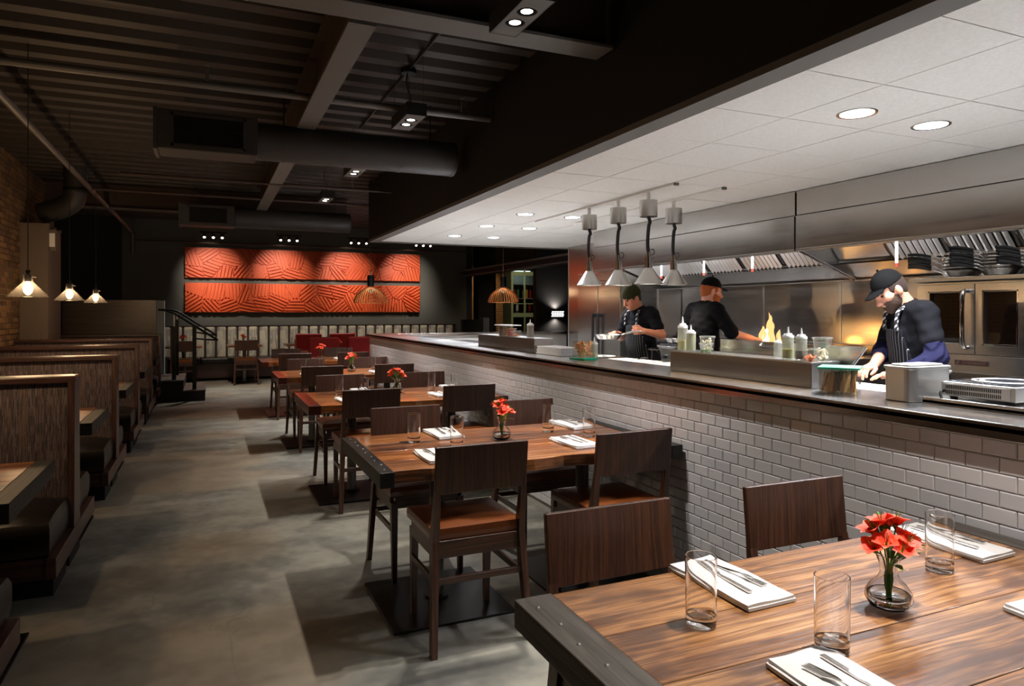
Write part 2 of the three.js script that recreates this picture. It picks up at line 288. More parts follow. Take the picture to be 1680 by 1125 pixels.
// tiled pony wall of the open kitchen
{
  const w = structGroup('wall_counter', 'low white subway tiled wall of the open kitchen');
  struct('core', [span(2.256, 2.4, 0, 1.06, 1.0, -10.47), span(2.4, 5.55, 0, 1.06, -10.32, -10.47)], M.grout, '', w);
  const PW = 0.1048, PH = 0.0524, tw = 0.1024, th = 0.05;
  const tileGeo = (a, b) => { const t = 0.007, c = 0.0035, P = [], f = (q) => { for (const k of [0, 1, 2, 0, 2, 3]) P.push(...q[k]); };
    const o = [[0, -b / 2, a / 2], [0, -b / 2, -a / 2], [0, b / 2, -a / 2], [0, b / 2, a / 2]], e = o.map(([x, y, z]) => [-t * 0.6, y, z]), i = o.map(([x, y, z]) => [-t, y - Math.sign(y) * c, z - Math.sign(z) * c]);
    for (let k = 0; k < 4; k++) { const n = (k + 1) % 4; f([o[k], e[k], e[n], o[n]].reverse()); f([e[k], i[k], i[n], e[n]].reverse()); } f([i[0], i[1], i[2], i[3]].reverse());
    const g = new THREE.BufferGeometry(); g.setAttribute('position', new THREE.Float32BufferAttribute(P, 3)); g.computeVertexNormals(); return uvm(g, 'z'); };
  const g0 = tileGeo(tw, th), all = [];
  for (let r = 0; r < 20; r++) for (let k = 0; k < 110; k++) {
    const z = 0.95 - k * PW - (r % 2) * PW / 2, y = 1.05 - 0.026 - r * PH; if (z < -10.42 || y < 0.03) continue;
    const d = 0.403 * 2.25 - 0.915 * z, px = 840 + 1135 * (0.915 * 2.25 + 0.403 * z) / d, py = 510 + 1135 * (1.45 - y) / d;
    all.push([z, y, r, k, z < -1.2 && y > 0.3 && py < 905 && px < 1690 ? d : 99]);
  }
  all.sort((a, b) => a[4] - b[4]);
  const far = [];
  all.forEach(([z, y, r, k], n) => {
    const dx = 0.0008 * hash(r, k, 2);
    if (n < 300) { const m = part('tile', g0, hash(r, k, 8) < 0.5 ? M.tile : M.tile2, w); m.position.set(2.2555 - dx, y, z); m.rotation.y = (hash(r, k, 12) - 0.5) * 0.006; m.rotation.z = (hash(r, k, 13) - 0.5) * 0.008; }
    else { const g = g0.clone(); g.rotateY((hash(r, k, 12) - 0.5) * 0.006); g.rotateZ((hash(r, k, 13) - 0.5) * 0.008); far.push(moved(g, 2.2555 - dx, y, z)); }
  });
  // inside of the far return wall, seen across the kitchen
  for (let r = 0; r < 6; r++) for (let k = 0; k < 30; k++) { const x = 2.46 + k * PW + (r % 2) * PW / 2; if (x < 5.5) { const g = g0.clone(); g.rotateY(-Math.PI / 2); far.push(moved(g, x, 1.03 - r * PH, -10.3195)); } }
  part('tile_field', far, M.tile, w).userData.kind = 'stuff';
}
single('steel_countertop', [span(2.205, 2.63, 1.078, 1.108, 1.0, -10.49, 0.004), span(2.205, 2.225, 1.056, 1.1, 1.0, -10.49, 0.004), span(2.63, 5.55, 1.062, 1.108, -10.28, -10.49, 0.004)].map((g) => uvm(g, 'z')), M.steel, 'long brushed steel counter top along the tiled wall', 'counter top');
single('prep_table', [uvm(span(2.632, 3.75, 0.97, 1.0, 1.0, -10.27, 0.004), 'z'), span(2.632, 2.64, 1.0, 1.076, 1.0, -10.27)], M.steel, 'long lower steel prep surface behind the raised counter', 'prep table');
// under-counter cabinets on the kitchen side
for (let k = 0; k < 5; k++) {
  const t = thing('undercounter_cabinet', `brushed steel cabinet under the counter top, ${['first', 'second', 'third', 'fourth', 'fifth'][k]} from the refrigerator end`, 'cabinet', [3.3, 0.006, -9.2 + k * 1.75], 0, 'cabinets under the counter top');
  part('body', box(0.66, 0.86, 1.7, 0, 0.533, 0), M.steelFine, t); for (const s of [-1, 1]) { const d = part('door', box(0.02, 0.76, 0.82, 0.341, 0.53, s * 0.425, 0.004), M.steel, t); part('handle', box(0.02, 0.03, 0.3, 0.362, 0.84, s * 0.425, 0.006), M.chrome, d); } part('plinth', box(0.56, 0.1, 1.66, -0.02, 0.05, 0), M.black, t);
}

// ---------------------------------------------------------------- services under the dining ceiling
function pipe(label, pts, r, m = M.pipe) { const t = single('sprinkler_pipe', pts.slice(1).map((p, i) => rod(pts[i], p, r, r, 14)).concat(pts.slice(1, -1).map((p) => moved(clean(new THREE.SphereGeometry(r * 1.25, 12, 8)), ...p))), m, label, 'pipe'); return t; }
pipe('long grey pipe running beside the brick wall under the ceiling', [[-1.38, 3.03, -2.0], [-1.38, 3.03, -15.9], [-1.38, 2.6, -15.9]], 0.033);
pipe('grey pipe crossing above the second hanging spotlight', [[-1.38, 3.08, -5.46], [2.2, 3.08, -5.46]], 0.027);
pipe('thin pipe crossing beyond the big round duct', [[-0.9, 3.0, -8.9], [2.2, 3.0, -8.9]], 0.018, M.rust);
pipe('rusty pipe crossing in front of the second duct', [[-1.38, 3.02, -10.3], [2.2, 3.02, -10.3]], 0.02, M.rust);
pipe('thin dark pipe along the head of the art wall', [[-1.3, 2.86, -15.6], [5.8, 2.86, -15.6], [5.8, 3.42, -15.6]], 0.018, M.rust);
for (const [x, z] of [[1.95, -5.46], [0.0, -5.46], [1.7, -8.9]]) { const s = thing('fire_sprinkler', `small upright sprinkler on the crossing pipe, ${x > 1.8 ? 'next to the soffit' : x > 1 ? 'on the thin pipe past the duct' : 'above the aisle'}`, 'sprinkler', [x, z > -6 ? 3.105 : 3.016, z]); part('stem', cyl(0.014, 0.012, 0.09, 0, 0.045, 0, 10), M.pipe, s); part('deflector', [cyl(0.022, 0.022, 0.004, 0, 0.12, 0, 12), rod([-0.012, 0.085, 0], [-0.012, 0.12, 0], 0.002), rod([0.012, 0.085, 0], [0.012, 0.12, 0], 0.002)], M.pipe, s); }
function duct(label, z, dim) {
  const t = thing('air_duct', label, 'duct', [0, 0, z]);
  part('round_section', [cyl(0.155, 0.155, 1.75, 1.25, 2.875, 0, 40, 'x'), ...[0.6, 1.1, 1.6, 2.1].map((x) => cyl(0.159, 0.159, 0.02, x, 2.875, 0, 40, 'x'))], M.duct, t);
  part('box_section', [span(-0.37, 0.38, 2.72, 3.03, 0.17, -0.17, 0.01), span(-0.385, -0.355, 2.71, 3.04, 0.18, -0.18, 0.005)], M.duct, t);
  part('grille_recess', span(-0.24, 0.27, 2.755, 2.995, 0.171, 0.168), M.black, t);
  const gr = part('grille', [span(-0.26, 0.29, 2.985, 3.005, 0.18, 0.17), span(-0.26, 0.29, 2.745, 2.765, 0.18, 0.17), span(-0.26, -0.24, 2.745, 3.005, 0.18, 0.17), span(0.27, 0.29, 2.745, 3.005, 0.18, 0.17)], M.duct, t);
  part('grille_bars', [...Array(24)].map((_, i) => span(-0.24 + i * 0.0213, -0.236 + i * 0.0213, 2.76, 2.99, 0.178, 0.172)).concat([...Array(8)].map((_, i) => span(-0.24, 0.27, 2.78 + i * 0.027, 2.783 + i * 0.027, 0.176, 0.172))), M.darkMetal, gr);
  for (const x of [0.6, 1.9]) part('hanger', [rod([x, 3.03, 0.0], [x, 3.36, 0.0], 0.005)], M.darkMetal, t);
}
duct('big dark round air duct with a grille box above the third table', -6.2);
duct('dark round air duct with a grille box nearer the art wall', -11.4);
{
  const t = thing('elbow_duct', 'dark duct elbow dropping beside the brick wall above the column', 'duct', [0, 0, 0]);
  part('riser', cyl(0.14, 0.14, 0.34, -1.62, 3.22, -10.9, 28), M.duct, t); part('elbow', tube([[-1.62, 3.08, -10.9], [-1.65, 2.95, -10.93], [-1.78, 2.85, -11.0], [-2.04, 2.77, -11.1]], 0.14, 24, 20), M.duct, t);
  part('collar', cyl(0.15, 0.15, 0.03, -1.62, 3.08, -10.9, 28), M.darkMetal, t);
}
// hung double spotlights over the tables
const fixtureZ = [-1.0, -3.18, -5.31, -7.48, -9.48];
function downSpot(z, k, x = 1.45, y = 2.93, lb) {
  const t = thing('hanging_spotlight', `black hung spotlight box with two round lamps, ${['fifth', 'fourth', 'third', 'second', 'first'][k]} from the art wall`, 'spotlight', [x, y, z], 0, 'hung spotlights over the dining tables'); if (lb) t.userData.label = lb; const up = 3.36 - y;
  const hole = (zc) => [...Array(28)].map((_, i) => { const a = -i / 28 * 2 * Math.PI; return [Math.cos(a) * 0.052, zc + Math.sin(a) * 0.052]; });
  const face = extrude([[-0.075, -0.23], [0.075, -0.23], [0.075, 0.23], [-0.075, 0.23]], 0.006, 0, [hole(-0.072), hole(0.072)]); face.rotateX(Math.PI / 2); face.translate(0, 0.006, 0);
  part('face_plate', face, M.fascia, t);
  part('housing', [span(-0.078, -0.072, 0, 0.09, -0.23, 0.23), span(0.072, 0.078, 0, 0.09, -0.23, 0.23), span(-0.078, 0.078, 0, 0.09, -0.236, -0.23), span(-0.078, 0.078, 0, 0.09, 0.23, 0.236), span(-0.078, 0.078, 0.088, 0.094, -0.236, 0.236)], M.black, t);
  for (const s of [-1, 1]) {
    const l = part('lamp', [lathe([[0.031, 0.003], [0.034, 0.003], [0.034, 0.02], [0.046, 0.02], [0.05, 0.006], [0.0515, 0.006], [0.0515, 0.05]], 28, 0, 0, s * 0.072)], M.darkMetal, t);
    part('lamp_lens', cyl(0.03, 0.03, 0.006, 0, 0.006, s * 0.072, 24), glow(0xfff4ea, 9), l);
    spot(t, [0, -0.002, s * 0.072], [0, -2.93, s * 0.072 * 2.2], 0xfff7ee, POWER.table, 0.74, 1.0, 1.6);
  }
  part('suspension_wires', [[-0.06, -0.2], [0.06, -0.2], [-0.06, 0.2], [0.06, 0.2]].map(([x, zz]) => rod([x, 0.09, zz], [x, up + 0.08, zz], 0.0016, 0.0016, 5)), M.darkMetal, t);
  part('power_cord', tube([[0, 0.09, 0.02], [0.01, up * 0.45, 0.02], [-0.02, up * 0.7, 0.01], [0, up, 0]], 0.006, 6, 16), M.blackRubber, t);
}
fixtureZ.forEach((z, k) => downSpot(z, k));
downSpot(-13.5, 0, 0.35, 3.12, 'black hung spotlight box above the aisle before the banquette, stair side'); downSpot(-13.5, 0, 2.3, 3.12, 'black hung spotlight box above the red chairs before the banquette');
single('junction_conduit', [rod([1.45, 3.345, -3.9], [1.45, 3.345, -7.2], 0.012), cyl(0.06, 0.06, 0.04, 1.45, 3.335, -5.31, 16), cyl(0.06, 0.06, 0.04, 1.45, 3.335, -7.48, 16)], M.darkMetal, 'dark wiring conduit with round boxes above the hung spotlights', 'conduit');
// spotlights for the art
[0.11, 1.52, 2.93, 4.34].forEach((x, k) => {
  const t = thing('art_spotlight', `small black track spotlight cluster aimed at the orange art, ${['first', 'second', 'third', 'fourth'][k]} from the stair side`, 'spotlight', [x, 2.95, -14.7], 0, 'track spotlights for the orange art');
  part('track_bar', box(0.5, 0.03, 0.04, 0, 0.03, 0), M.black, t); part('suspension_wires', [rod([-0.22, 0.04, 0], [-0.22, 0.5, 0], 0.002), rod([0.22, 0.04, 0], [0.22, 0.5, 0], 0.002)], M.darkMetal, t);
  [-0.16, 0, 0.16].forEach((dx, i) => {
    const h = part('lamp_head', turned(merge([cyl(0.03, 0.035, 0.08, 0, 0, 0, 18), cyl(0.008, 0.008, 0.06, 0, 0.06, 0, 8)]), -0.75, 0, 0), M.black, t); h.position.set(dx, -0.04, 0);
    part('lamp_lens', turned(cyl(0.024, 0.024, 0.004, 0, -0.043, 0, 16), -0.75, 0, 0), glow(0xfff0dd, 6), h);
    if (i !== 1) spot(t, [dx, -0.075, -0.035], i === 0 ? [0.0, -0.78, -1.45] : [0.1, -1.85, -1.3], 0xfff0e0, i === 0 ? POWER.art : POWER.art * 0.55, i === 0 ? 0.5 : 0.6, 0.9, 1.5);
  });
});
// ---------------------------------------------------------------- kitchen shell and equipment
{
  const w = structGroup('wall_kitchen', 'brushed stainless steel back wall of the kitchen');
  struct('core', span(5.41, 5.55, 0, 2.55, 3.2, -10.0), M.grout, '', w);
  let z = -9.95; for (const n of [-8.5, -7.32, -6.5, -5.63, -4.66, -3.6, -2.5, -1.4, 0.2, 1.7, 3.2]) { part('steel_panel', uvm(span(5.398, 5.41, 0.1, 2.5, z, n - 0.006, 0.002), 'z'), M.steel, w); part('seam_strip', span(5.394, 5.399, 0.1, 1.72, n - 0.014, n + 0.008), M.steelFine, w); z = n; }
}
single('steel_side_panel', [span(5.05, 5.39, 0.1, 1.72, -7.02, -7.06, 0.003)], M.steelFine, 'narrow upright steel panel standing between the refrigerator and the stoves', 'panel');
function hood(z0, z1, which, zi = z0) {
  const t = thing('range_hood', which, 'hood', [0, 0, 0]);
  part('front_panel', uvm(span(4.64, 4.66, 1.985, 2.268, z0, z1, 0.004), 'z'), M.steel, t);
  part('upper_panel', uvm(span(4.652, 4.668, 2.276, 2.484, z0, z1, 0.002), 'z'), M.steel, t);
  part('front_lip', [span(4.64, 4.72, 1.965, 1.985, z0, z1, 0.003), span(4.70, 4.72, 1.965, 2.03, z0, z1)], M.steelFine, t);
  const side = (z) => { const g = extrude([[4.66, 1.985], [5.395, 1.72], [5.395, 2.48], [4.66, 2.48]], 0.02); g.translate(0, 0, z); return g; };
  part('side_panel', side(zi), M.steel, t); part('side_panel', side(z1 - 0.02), M.steel, t);
  part('roof_panel', span(4.66, 5.39, 2.4, 2.42, zi, z1), M.steelFine, t);
  const slope = (a, b, th) => { const g = extrude([[a[0], a[1]], [b[0], b[1]], [b[0] + 0.006, b[1] + th], [a[0] + 0.006, a[1] + th]], z1 - zi - 0.04); g.translate(0, 0, zi + 0.02); return g; };
  part('lower_back_panel', slope([5.15, 1.87], [5.393, 1.725], 0.012), M.steelFine, t);
  part('back_rail', span(5.35, 5.392, 1.722, 1.738, zi, z1, 0.004), M.silver, t);
  part('drip_gutter', [span(5.12, 5.17, 1.862, 1.872, zi + 0.03, z1 - 0.03), span(5.12, 5.126, 1.862, 1.89, zi + 0.03, z1 - 0.03)], M.silver, t);
  const len = Math.hypot(0.27, 0.31), ang = Math.atan2(0.31, -0.27);
  const slatG = (() => { const g = extrude([[-0.022, 0], [-0.006, 0.016], [0.006, 0.016], [0.022, 0], [0.018, 0], [0.004, 0.012], [-0.004, 0.012], [-0.018, 0]], len); return g; })();     // baffle profile swept up the slope
  const n = Math.round((z1 - zi - 0.06) / 0.5), fw = (z1 - zi - 0.06) / n;
  const q = new THREE.Matrix4().makeBasis(V(0, 0, -1), V(-0.31 / len, -0.27 / len, 0), V(-0.27 / len, 0.31 / len, 0));
  slatG.applyMatrix4(q);
  for (let i = 0; i < n; i++) {
    const za = zi + 0.03 + i * fw, f = part('filter', (() => { const g = box(fw - 0.01, 0.006, len, 0, 0.012, len / 2); g.applyMatrix4(q.clone()); g.translate(5.16, 1.885, za + fw / 2); return g; })(), M.steelDark, t);
    if (i === 0 && z1 > 0) { f.material = M.steel; f.name = 'blank_panel'; continue; }
    const m = Math.floor((fw - 0.02) / 0.058);
    for (let k = 0; k < m; k++) { const s = part('slat', slatG, M.baffle, f); s.position.set(5.14, 1.868, za + 0.03 + (k + 0.5) * (fw - 0.06) / m); }
    for (const d of [0.3, 0.7]) part('pull_ring', tube([[4.975, 2.055, za + fw * d - 0.03], [4.955, 2.03, za + fw * d - 0.02], [4.955, 2.03, za + fw * d + 0.02], [4.975, 2.055, za + fw * d + 0.03]], 0.0025, 5, 10), M.chrome, f);
  }
  // lights inside the hood
  for (let i = 0; i < 3; i++) {
    const z = zi + (i + 0.5) * (z1 - zi) / 3; const l = part('hood_light', [span(4.722, 4.75, 2.06, 2.12, z - 0.3, z + 0.3, 0.006)], M.steelFine, t); part('light_lens', span(4.75, 4.755, 2.066, 2.114, z - 0.28, z + 0.28), glow(0xfff4e6, 3), l);
    const r = new THREE.RectAreaLight(0xf6f6fa, POWER.hood, 0.56, 0.048); r.position.set(4.76, 2.09, z); r.lookAt(5.4, 1.9, z); t.add(r);
  }
}
hood(-7.9, -4.49, 'long stainless extraction hood over the stoves, refrigerator side', -7.29);
hood(-4.47, 0.6, 'stainless extraction hood above the double door oven');
[[-6.82, 1.84], [-6.05, 1.84], [-5.32, 1.843], [-3.75, 1.80]].forEach(([z, y], k) => { const t = thing('nozzle_pipe', `thin pale drop pipe with red cap under the hood, ${['first', 'second', 'third', 'fourth'][k]} from the refrigerator`, 'pipe', [4.95, y, z], 0, 'drop pipes under the hoods'); part('tube', rod([0, 0.02, 0], [0, 0.42, 0], 0.012), M.white, t); part('tip', cyl(0.014, 0.016, 0.03, 0, 0.01, 0, 12), mat({ color: 0xb04a3a, roughness: 0.5 }), t); });
// kitchen downlights
[[-1.3, 'beyond the pot end'], [-2.6, 'above the oven end'], [-6.75, 'near the heat lamps'], [-7.88, 'past the heat lamps'], [-9.07, 'near the far soffit edge']].forEach(([z, w]) => [3.13, 3.71].forEach((x, i) => {
  const t = thing('recessed_downlight', `round recessed downlight in the white ceiling ${w}, ${i ? 'on the hood side' : 'on the dining side'}`, 'downlight', [x, 2.489, z], 0, 'downlights in the kitchen ceiling');
  part('trim_ring', lathe([[0.082, 0.0], [0.098, -0.004], [0.1, 0], [0.1, 0.002]], 40), M.steelFine, t); part('lens', cyl(0.083, 0.083, 0.004, 0, -0.001, 0, 40), glow(0xfafaff, 5), t);
  spot(t, [0, -0.012, 0], [0, -2, 0], 0xf5f7ff, POWER.kitchen, 1.15, 0.7, 4);
}));
// refrigerator
{
  const t = thing('refrigerator', 'tall two door stainless refrigerator at the end of the kitchen', 'refrigerator', [4.7, 0, -7.86]);
  part('body', span(0.03, 0.69, 0.12, 1.955, -0.54, 0.54, 0.004), M.steel, t); part('top_grille', span(0, 0.05, 1.84, 1.955, -0.54, 0.54, 0.004), M.steelFine, t); part('plinth', span(0.06, 0.66, 0, 0.12, -0.52, 0.52), M.black, t);
  for (const s of [-1, 1]) { const d = part('door', uvm(span(-0.005, 0.045, 0.16, 1.83, s * 0.006, s * 0.538, 0.008), 'z'), M.steel, t); part('handle', [span(-0.055, -0.03, 0.75, 1.42, s * 0.05, s * 0.085, 0.006), span(-0.04, 0, 0.76, 0.8, s * 0.055, s * 0.08), span(-0.04, 0, 1.37, 1.41, s * 0.055, s * 0.08)], M.darkMetal, d); }
}
// stove line
function stove(z, w, label, kind) {
  const t = thing('gas_stove', label, 'stove', [0, 0, z]);
  part('body', span(4.62, 5.36, 0.12, 1.06, -w / 2, w / 2, 0.004), M.steel, t); part('plinth', span(4.68, 5.3, 0, 0.12, -w / 2 + 0.02, w / 2 - 0.02), M.black, t);
  const d = part('oven_door', span(4.595, 4.62, 0.22, 0.82, -w / 2 + 0.03, w / 2 - 0.03, 0.006), M.steelFine, t); part('handle', tube([[4.6, 0.77, -w / 2 + 0.12], [4.555, 0.775, -w / 2 + 0.14], [4.55, 0.775, 0], [4.555, 0.775, w / 2 - 0.14], [4.6, 0.77, w / 2 - 0.12]], 0.011), M.chrome, d);
  part('control_panel', span(4.585, 4.625, 0.88, 1.03, -w / 2 + 0.005, w / 2 - 0.005, 0.006), M.steelFine, t);
  part('front_ledge', span(4.545, 4.66, 1.045, 1.066, -w / 2, w / 2, 0.006), M.steel, t);
  for (let k = 0; k < 6; k++) part('knob', cyl(0.024, 0.02, 0.03, 4.57, 0.95, -w / 2 + (k + 0.5) * w / 6, 16, 'x'), M.blackRubber, t);
  part('back_guard', span(5.3, 5.385, 1.05, 1.15, -w / 2, w / 2, 0.004), M.steelDark, t);
  for (const x of [4.82, 5.12]) for (const s of [-1, 1]) {
    const g = part('grate', [...[-0.1, 0, 0.1].map((q) => box(0.27, 0.014, 0.014, x, 1.083, s * w / 4 + q)), ...[-0.13, 0.13].map((q) => box(0.014, 0.014, 0.24, x + q, 1.083, s * w / 4)), ...[-0.12, 0.12].map((q) => box(0.014, 0.03, 0.014, x + q, 1.073, s * w / 4 + 0.1))], M.blackRubber, t);
    part('burner', cyl(0.045, 0.04, 0.02, x, 1.07, s * w / 4, 20), M.darkMetal, g);
  }
  return t;
}
stove(-6.5, 0.95, 'stainless gas stove next to the upright steel panel', 0);
stove(-5.5, 0.98, 'stainless gas stove behind the chef with the ginger beard', 1);
stove(-4.5, 0.95, 'stainless gas stove beside the double door oven', 2);
// skillets: body lathed, long riveted handle
const skilletBody = lathe([[0, 0.0], [0.095, 0.0], [0.105, 0.006], [0.128, 0.042], [0.132, 0.044], [0.13, 0.047], [0.124, 0.044], [0.101, 0.01], [0.093, 0.004], [0, 0.004]], 40);
const skilletNeck = merge([tube([[0.12, 0.036, 0], [0.15, 0.05, 0], [0.19, 0.06, 0]], 0.008, 6, 8)]), skilletGrip = (() => { const g = tube([[0.185, 0.059, 0], [0.24, 0.072, 0], [0.29, 0.078, 0], [0.33, 0.076, 0]], 0.011, 8, 12); return g; })();
function skillet(pos, turn, label, group, tilt = 0, m = M.silver, black = true) {
  const t = thing('frying_pan', label, 'frying pan', pos, turn, group); const b = part('pan_body', skilletBody, m, t); part('handle_neck', skilletNeck, m, t); part('handle', skilletGrip, black ? M.blackRubber : m, t);
  t.rotation.z = tilt; return t;
}
skillet([4.86, 1.092, -6.42], 2.6, 'frying pan standing on the stove by the steel panel');
skillet([4.84, 1.092, -4.98], Math.PI * 0.75, 'frying pan with tall flames on the stove');
const flameM = glow(0xffc27a, 1.5), flameM2 = glow(0xffeccc, 2.2);
{
  const t = thing('pan_flames', 'tall orange flames leaping from a frying pan on the stove', 'flames', [4.84, 1.11, -4.98]);
  const tongue = (x, z, h, r, lean) => { const pts = []; for (let k = 0; k <= 10; k++) { const q = k / 10; pts.push([r * Math.pow(1 - q, 0.75) * (0.75 + 0.5 * q + 0.12 * Math.sin(q * 9 + x * 40)), q * h]); } pts[10][0] = 0.0005; const g = lathe(pts, 12); const p = g.attributes.position; for (let i = 0; i < p.count; i++) { const y = p.getY(i); p.setX(i, p.getX(i) + lean * y * y * 3 + 0.008 * Math.sin(y * 45 + x * 30)); p.setZ(i, p.getZ(i) - lean * y * y * 2 + 0.006 * Math.sin(y * 60 + z * 30)); } g.translate(x, 0, z); g.computeVertexNormals(); return g; };
  part('outer_flame', [[-0.06, 0.08, 0.22, 0.04, 0.1], [-0.02, 0.05, 0.27, 0.042, 0.06], [0.0, 0.02, 0.22, 0.05, 0.12], [0.03, -0.02, 0.3, 0.04, 0.12], [0.06, -0.06, 0.24, 0.045, 0.16], [0.08, -0.095, 0.33, 0.036, 0.16], [-0.02, -0.07, 0.2, 0.05, 0.1], [0.02, 0.1, 0.17, 0.04, -0.05], [-0.07, 0.02, 0.17, 0.04, 0.0]].map((a) => tongue(...a)), flameM, t);
  part('flame_core', [[-0.075, 0.05, 0.13, 0.06, 0.05], [-0.035, 0.0, 0.18, 0.062, 0.1], [0.0, -0.06, 0.16, 0.06, 0.15]].map((a) => { const g = tongue(...a); g.scale(1.0, 1, 1.0); return g; }), flameM2, t);
  point(t, [-0.14, 0.14, 0.14], 0xffb060, POWER.flame, 4);
}
{
  const t = thing('broiler_flames', 'low gas flames burning at the back of the stove beside the oven', 'flames', [5.16, 1.095, -4.5]);
  part('burner_bar', cyl(0.018, 0.018, 0.5, 0.04, -0.012, 0, 12, 'z'), M.darkMetal, t);
  for (let k = 0; k < 7; k++) part('flame', lathe([[0.008, 0], [0.014, 0.012], [0.008, 0.03], [0.0005, 0.045]], 10, 0.04, 0, -0.21 + k * 0.07), flameM, t);
  for (const z of [-0.16, 0.16]) point(t, [0.06, 0.06, z], 0xffb050, POWER.flame * 0.5, 3);
}
// double door convection oven
const font = await new FontLoader().loadAsync('fonts/droid/droid_sans_bold.typeface.json');
{
  const t = thing('convection_oven', 'stainless double door oven with dark windows and chrome handle', 'oven', [4.72, 0, -2.93]);
  part('body', [span(0.03, 0.66, 0.62, 1.652, -0.49, 0.49, 0.004)], M.steel, t);
  part('top_shelf', span(-0.03, 0.66, 1.656, 1.684, -0.53, 0.53, 0.004), M.steelFine, t);
  part('stand', [span(0.05, 0.1, 0, 0.62, -0.47, -0.42), span(0.05, 0.1, 0, 0.62, 0.42, 0.47), span(0.56, 0.61, 0, 0.62, -0.47, -0.42), span(0.56, 0.61, 0, 0.62, 0.42, 0.47), span(0.05, 0.62, 0.3, 0.32, -0.46, 0.46)], M.steelFine, t);
  const door = (a, b, wa, wb) => {
    const g = extrude([[a, 1.162], [b, 1.162], [b, 1.632], [a, 1.632]], 0.03, 0.003, [[[wa, 1.228], [wa, 1.58], [wb, 1.58], [wb, 1.228]]]); const d = part('door', turned(g, 0, -Math.PI / 2, 0), M.steel, t); d.position.set(0.025, 0, 0);
    part('window', span(0.004, 0.012, 1.225, 1.583, wa - 0.003, wb + 0.003), mat({ color: 0x0d0704, roughness: 0.06, clearcoat: 1 }), d).position.set(-0.025 + 0.012, 0, 0);
    part('window_trim', [span(-0.034, -0.028, 1.22, 1.232, wa - 0.008, wb + 0.008, 0.002), span(-0.034, -0.028, 1.576, 1.588, wa - 0.008, wb + 0.008, 0.002), span(-0.034, -0.028, 1.22, 1.588, wa - 0.008, wa + 0.004, 0.002), span(-0.034, -0.028, 1.22, 1.588, wb - 0.004, wb + 0.008, 0.002)], M.chrome, d);
    return d;
  };
  const d1 = door(-0.475, -0.07, -0.385, -0.165), d2 = door(-0.06, 0.43, -0.01, 0.2);
  part('handle', [tube([[-0.035, 1.585, -0.11], [-0.075, 1.585, -0.11], [-0.09, 1.54, -0.11], [-0.09, 1.25, -0.11], [-0.075, 1.205, -0.11], [-0.035, 1.205, -0.11]], 0.014, 10, 40)], M.chrome, d1);
  part('control_panel', span(-0.004, 0.03, 1.03, 1.152, -0.478, 0.478, 0.003), M.steelFine, t);
  const plate = part('name_plate', span(-0.012, -0.003, 1.082, 1.116, -0.2, 0.02, 0.002), mat({ color: 0x2a1416, roughness: 0.4 }), t);
  const txt = clean(new TextGeometry('SOUTHBEND', { font, size: 0.02, depth: 0.002, curveSegments: 3 })); txt.computeBoundingBox(); const bw = txt.boundingBox.max.x - txt.boundingBox.min.x; txt.scale(0.15 / bw, 1, 1); txt.rotateY(-Math.PI / 2); txt.translate(-0.0125, 1.089, -0.145);
  part('lettering', txt, M.silver, plate); part('lettering_mark', [extrude([[0, 0], [0.028, 0], [0.028, 0.004], [0.012, 0.004], [0.028, 0.018], [0.028, 0.022], [0, 0.022], [0, 0.018], [0.016, 0.018], [0, 0.004]], 0.002)].map((g) => moved(turned(g, 0, -Math.PI / 2, 0), -0.0125, 1.088, -0.19)), M.silver, plate);
  part('vent_louvres', [...Array(5)].map((_, i) => span(-0.008, 0, 1.05 + i * 0.02, 1.058 + i * 0.02, 0.28, 0.4, 0.002)), M.steelDark, t);
}
// pans piled on the oven
[[-3.18, 5, 0.0, 2.3, 'nearest the hood divider'], [-2.905, 6, 0.03, 2.6, 'at mid oven shelf'], [-2.63, 5, 0.0, 2.75, 'at the louvre end']].forEach(([z, n, dy, turn, w]) => {
  for (let k = 0; k < n; k++) skillet([4.86 + rr(-0.004, 0.004), 1.686 + k * 0.0225 + 0.0005, z], turn + rr(-0.04, 0.04), `steel frying pan with black handle, ${['lowest', 'second', 'third', 'fourth', 'fifth', 'sixth'][k]} from below in the pile ${w}`, `frying pans piled ${w}`);
});
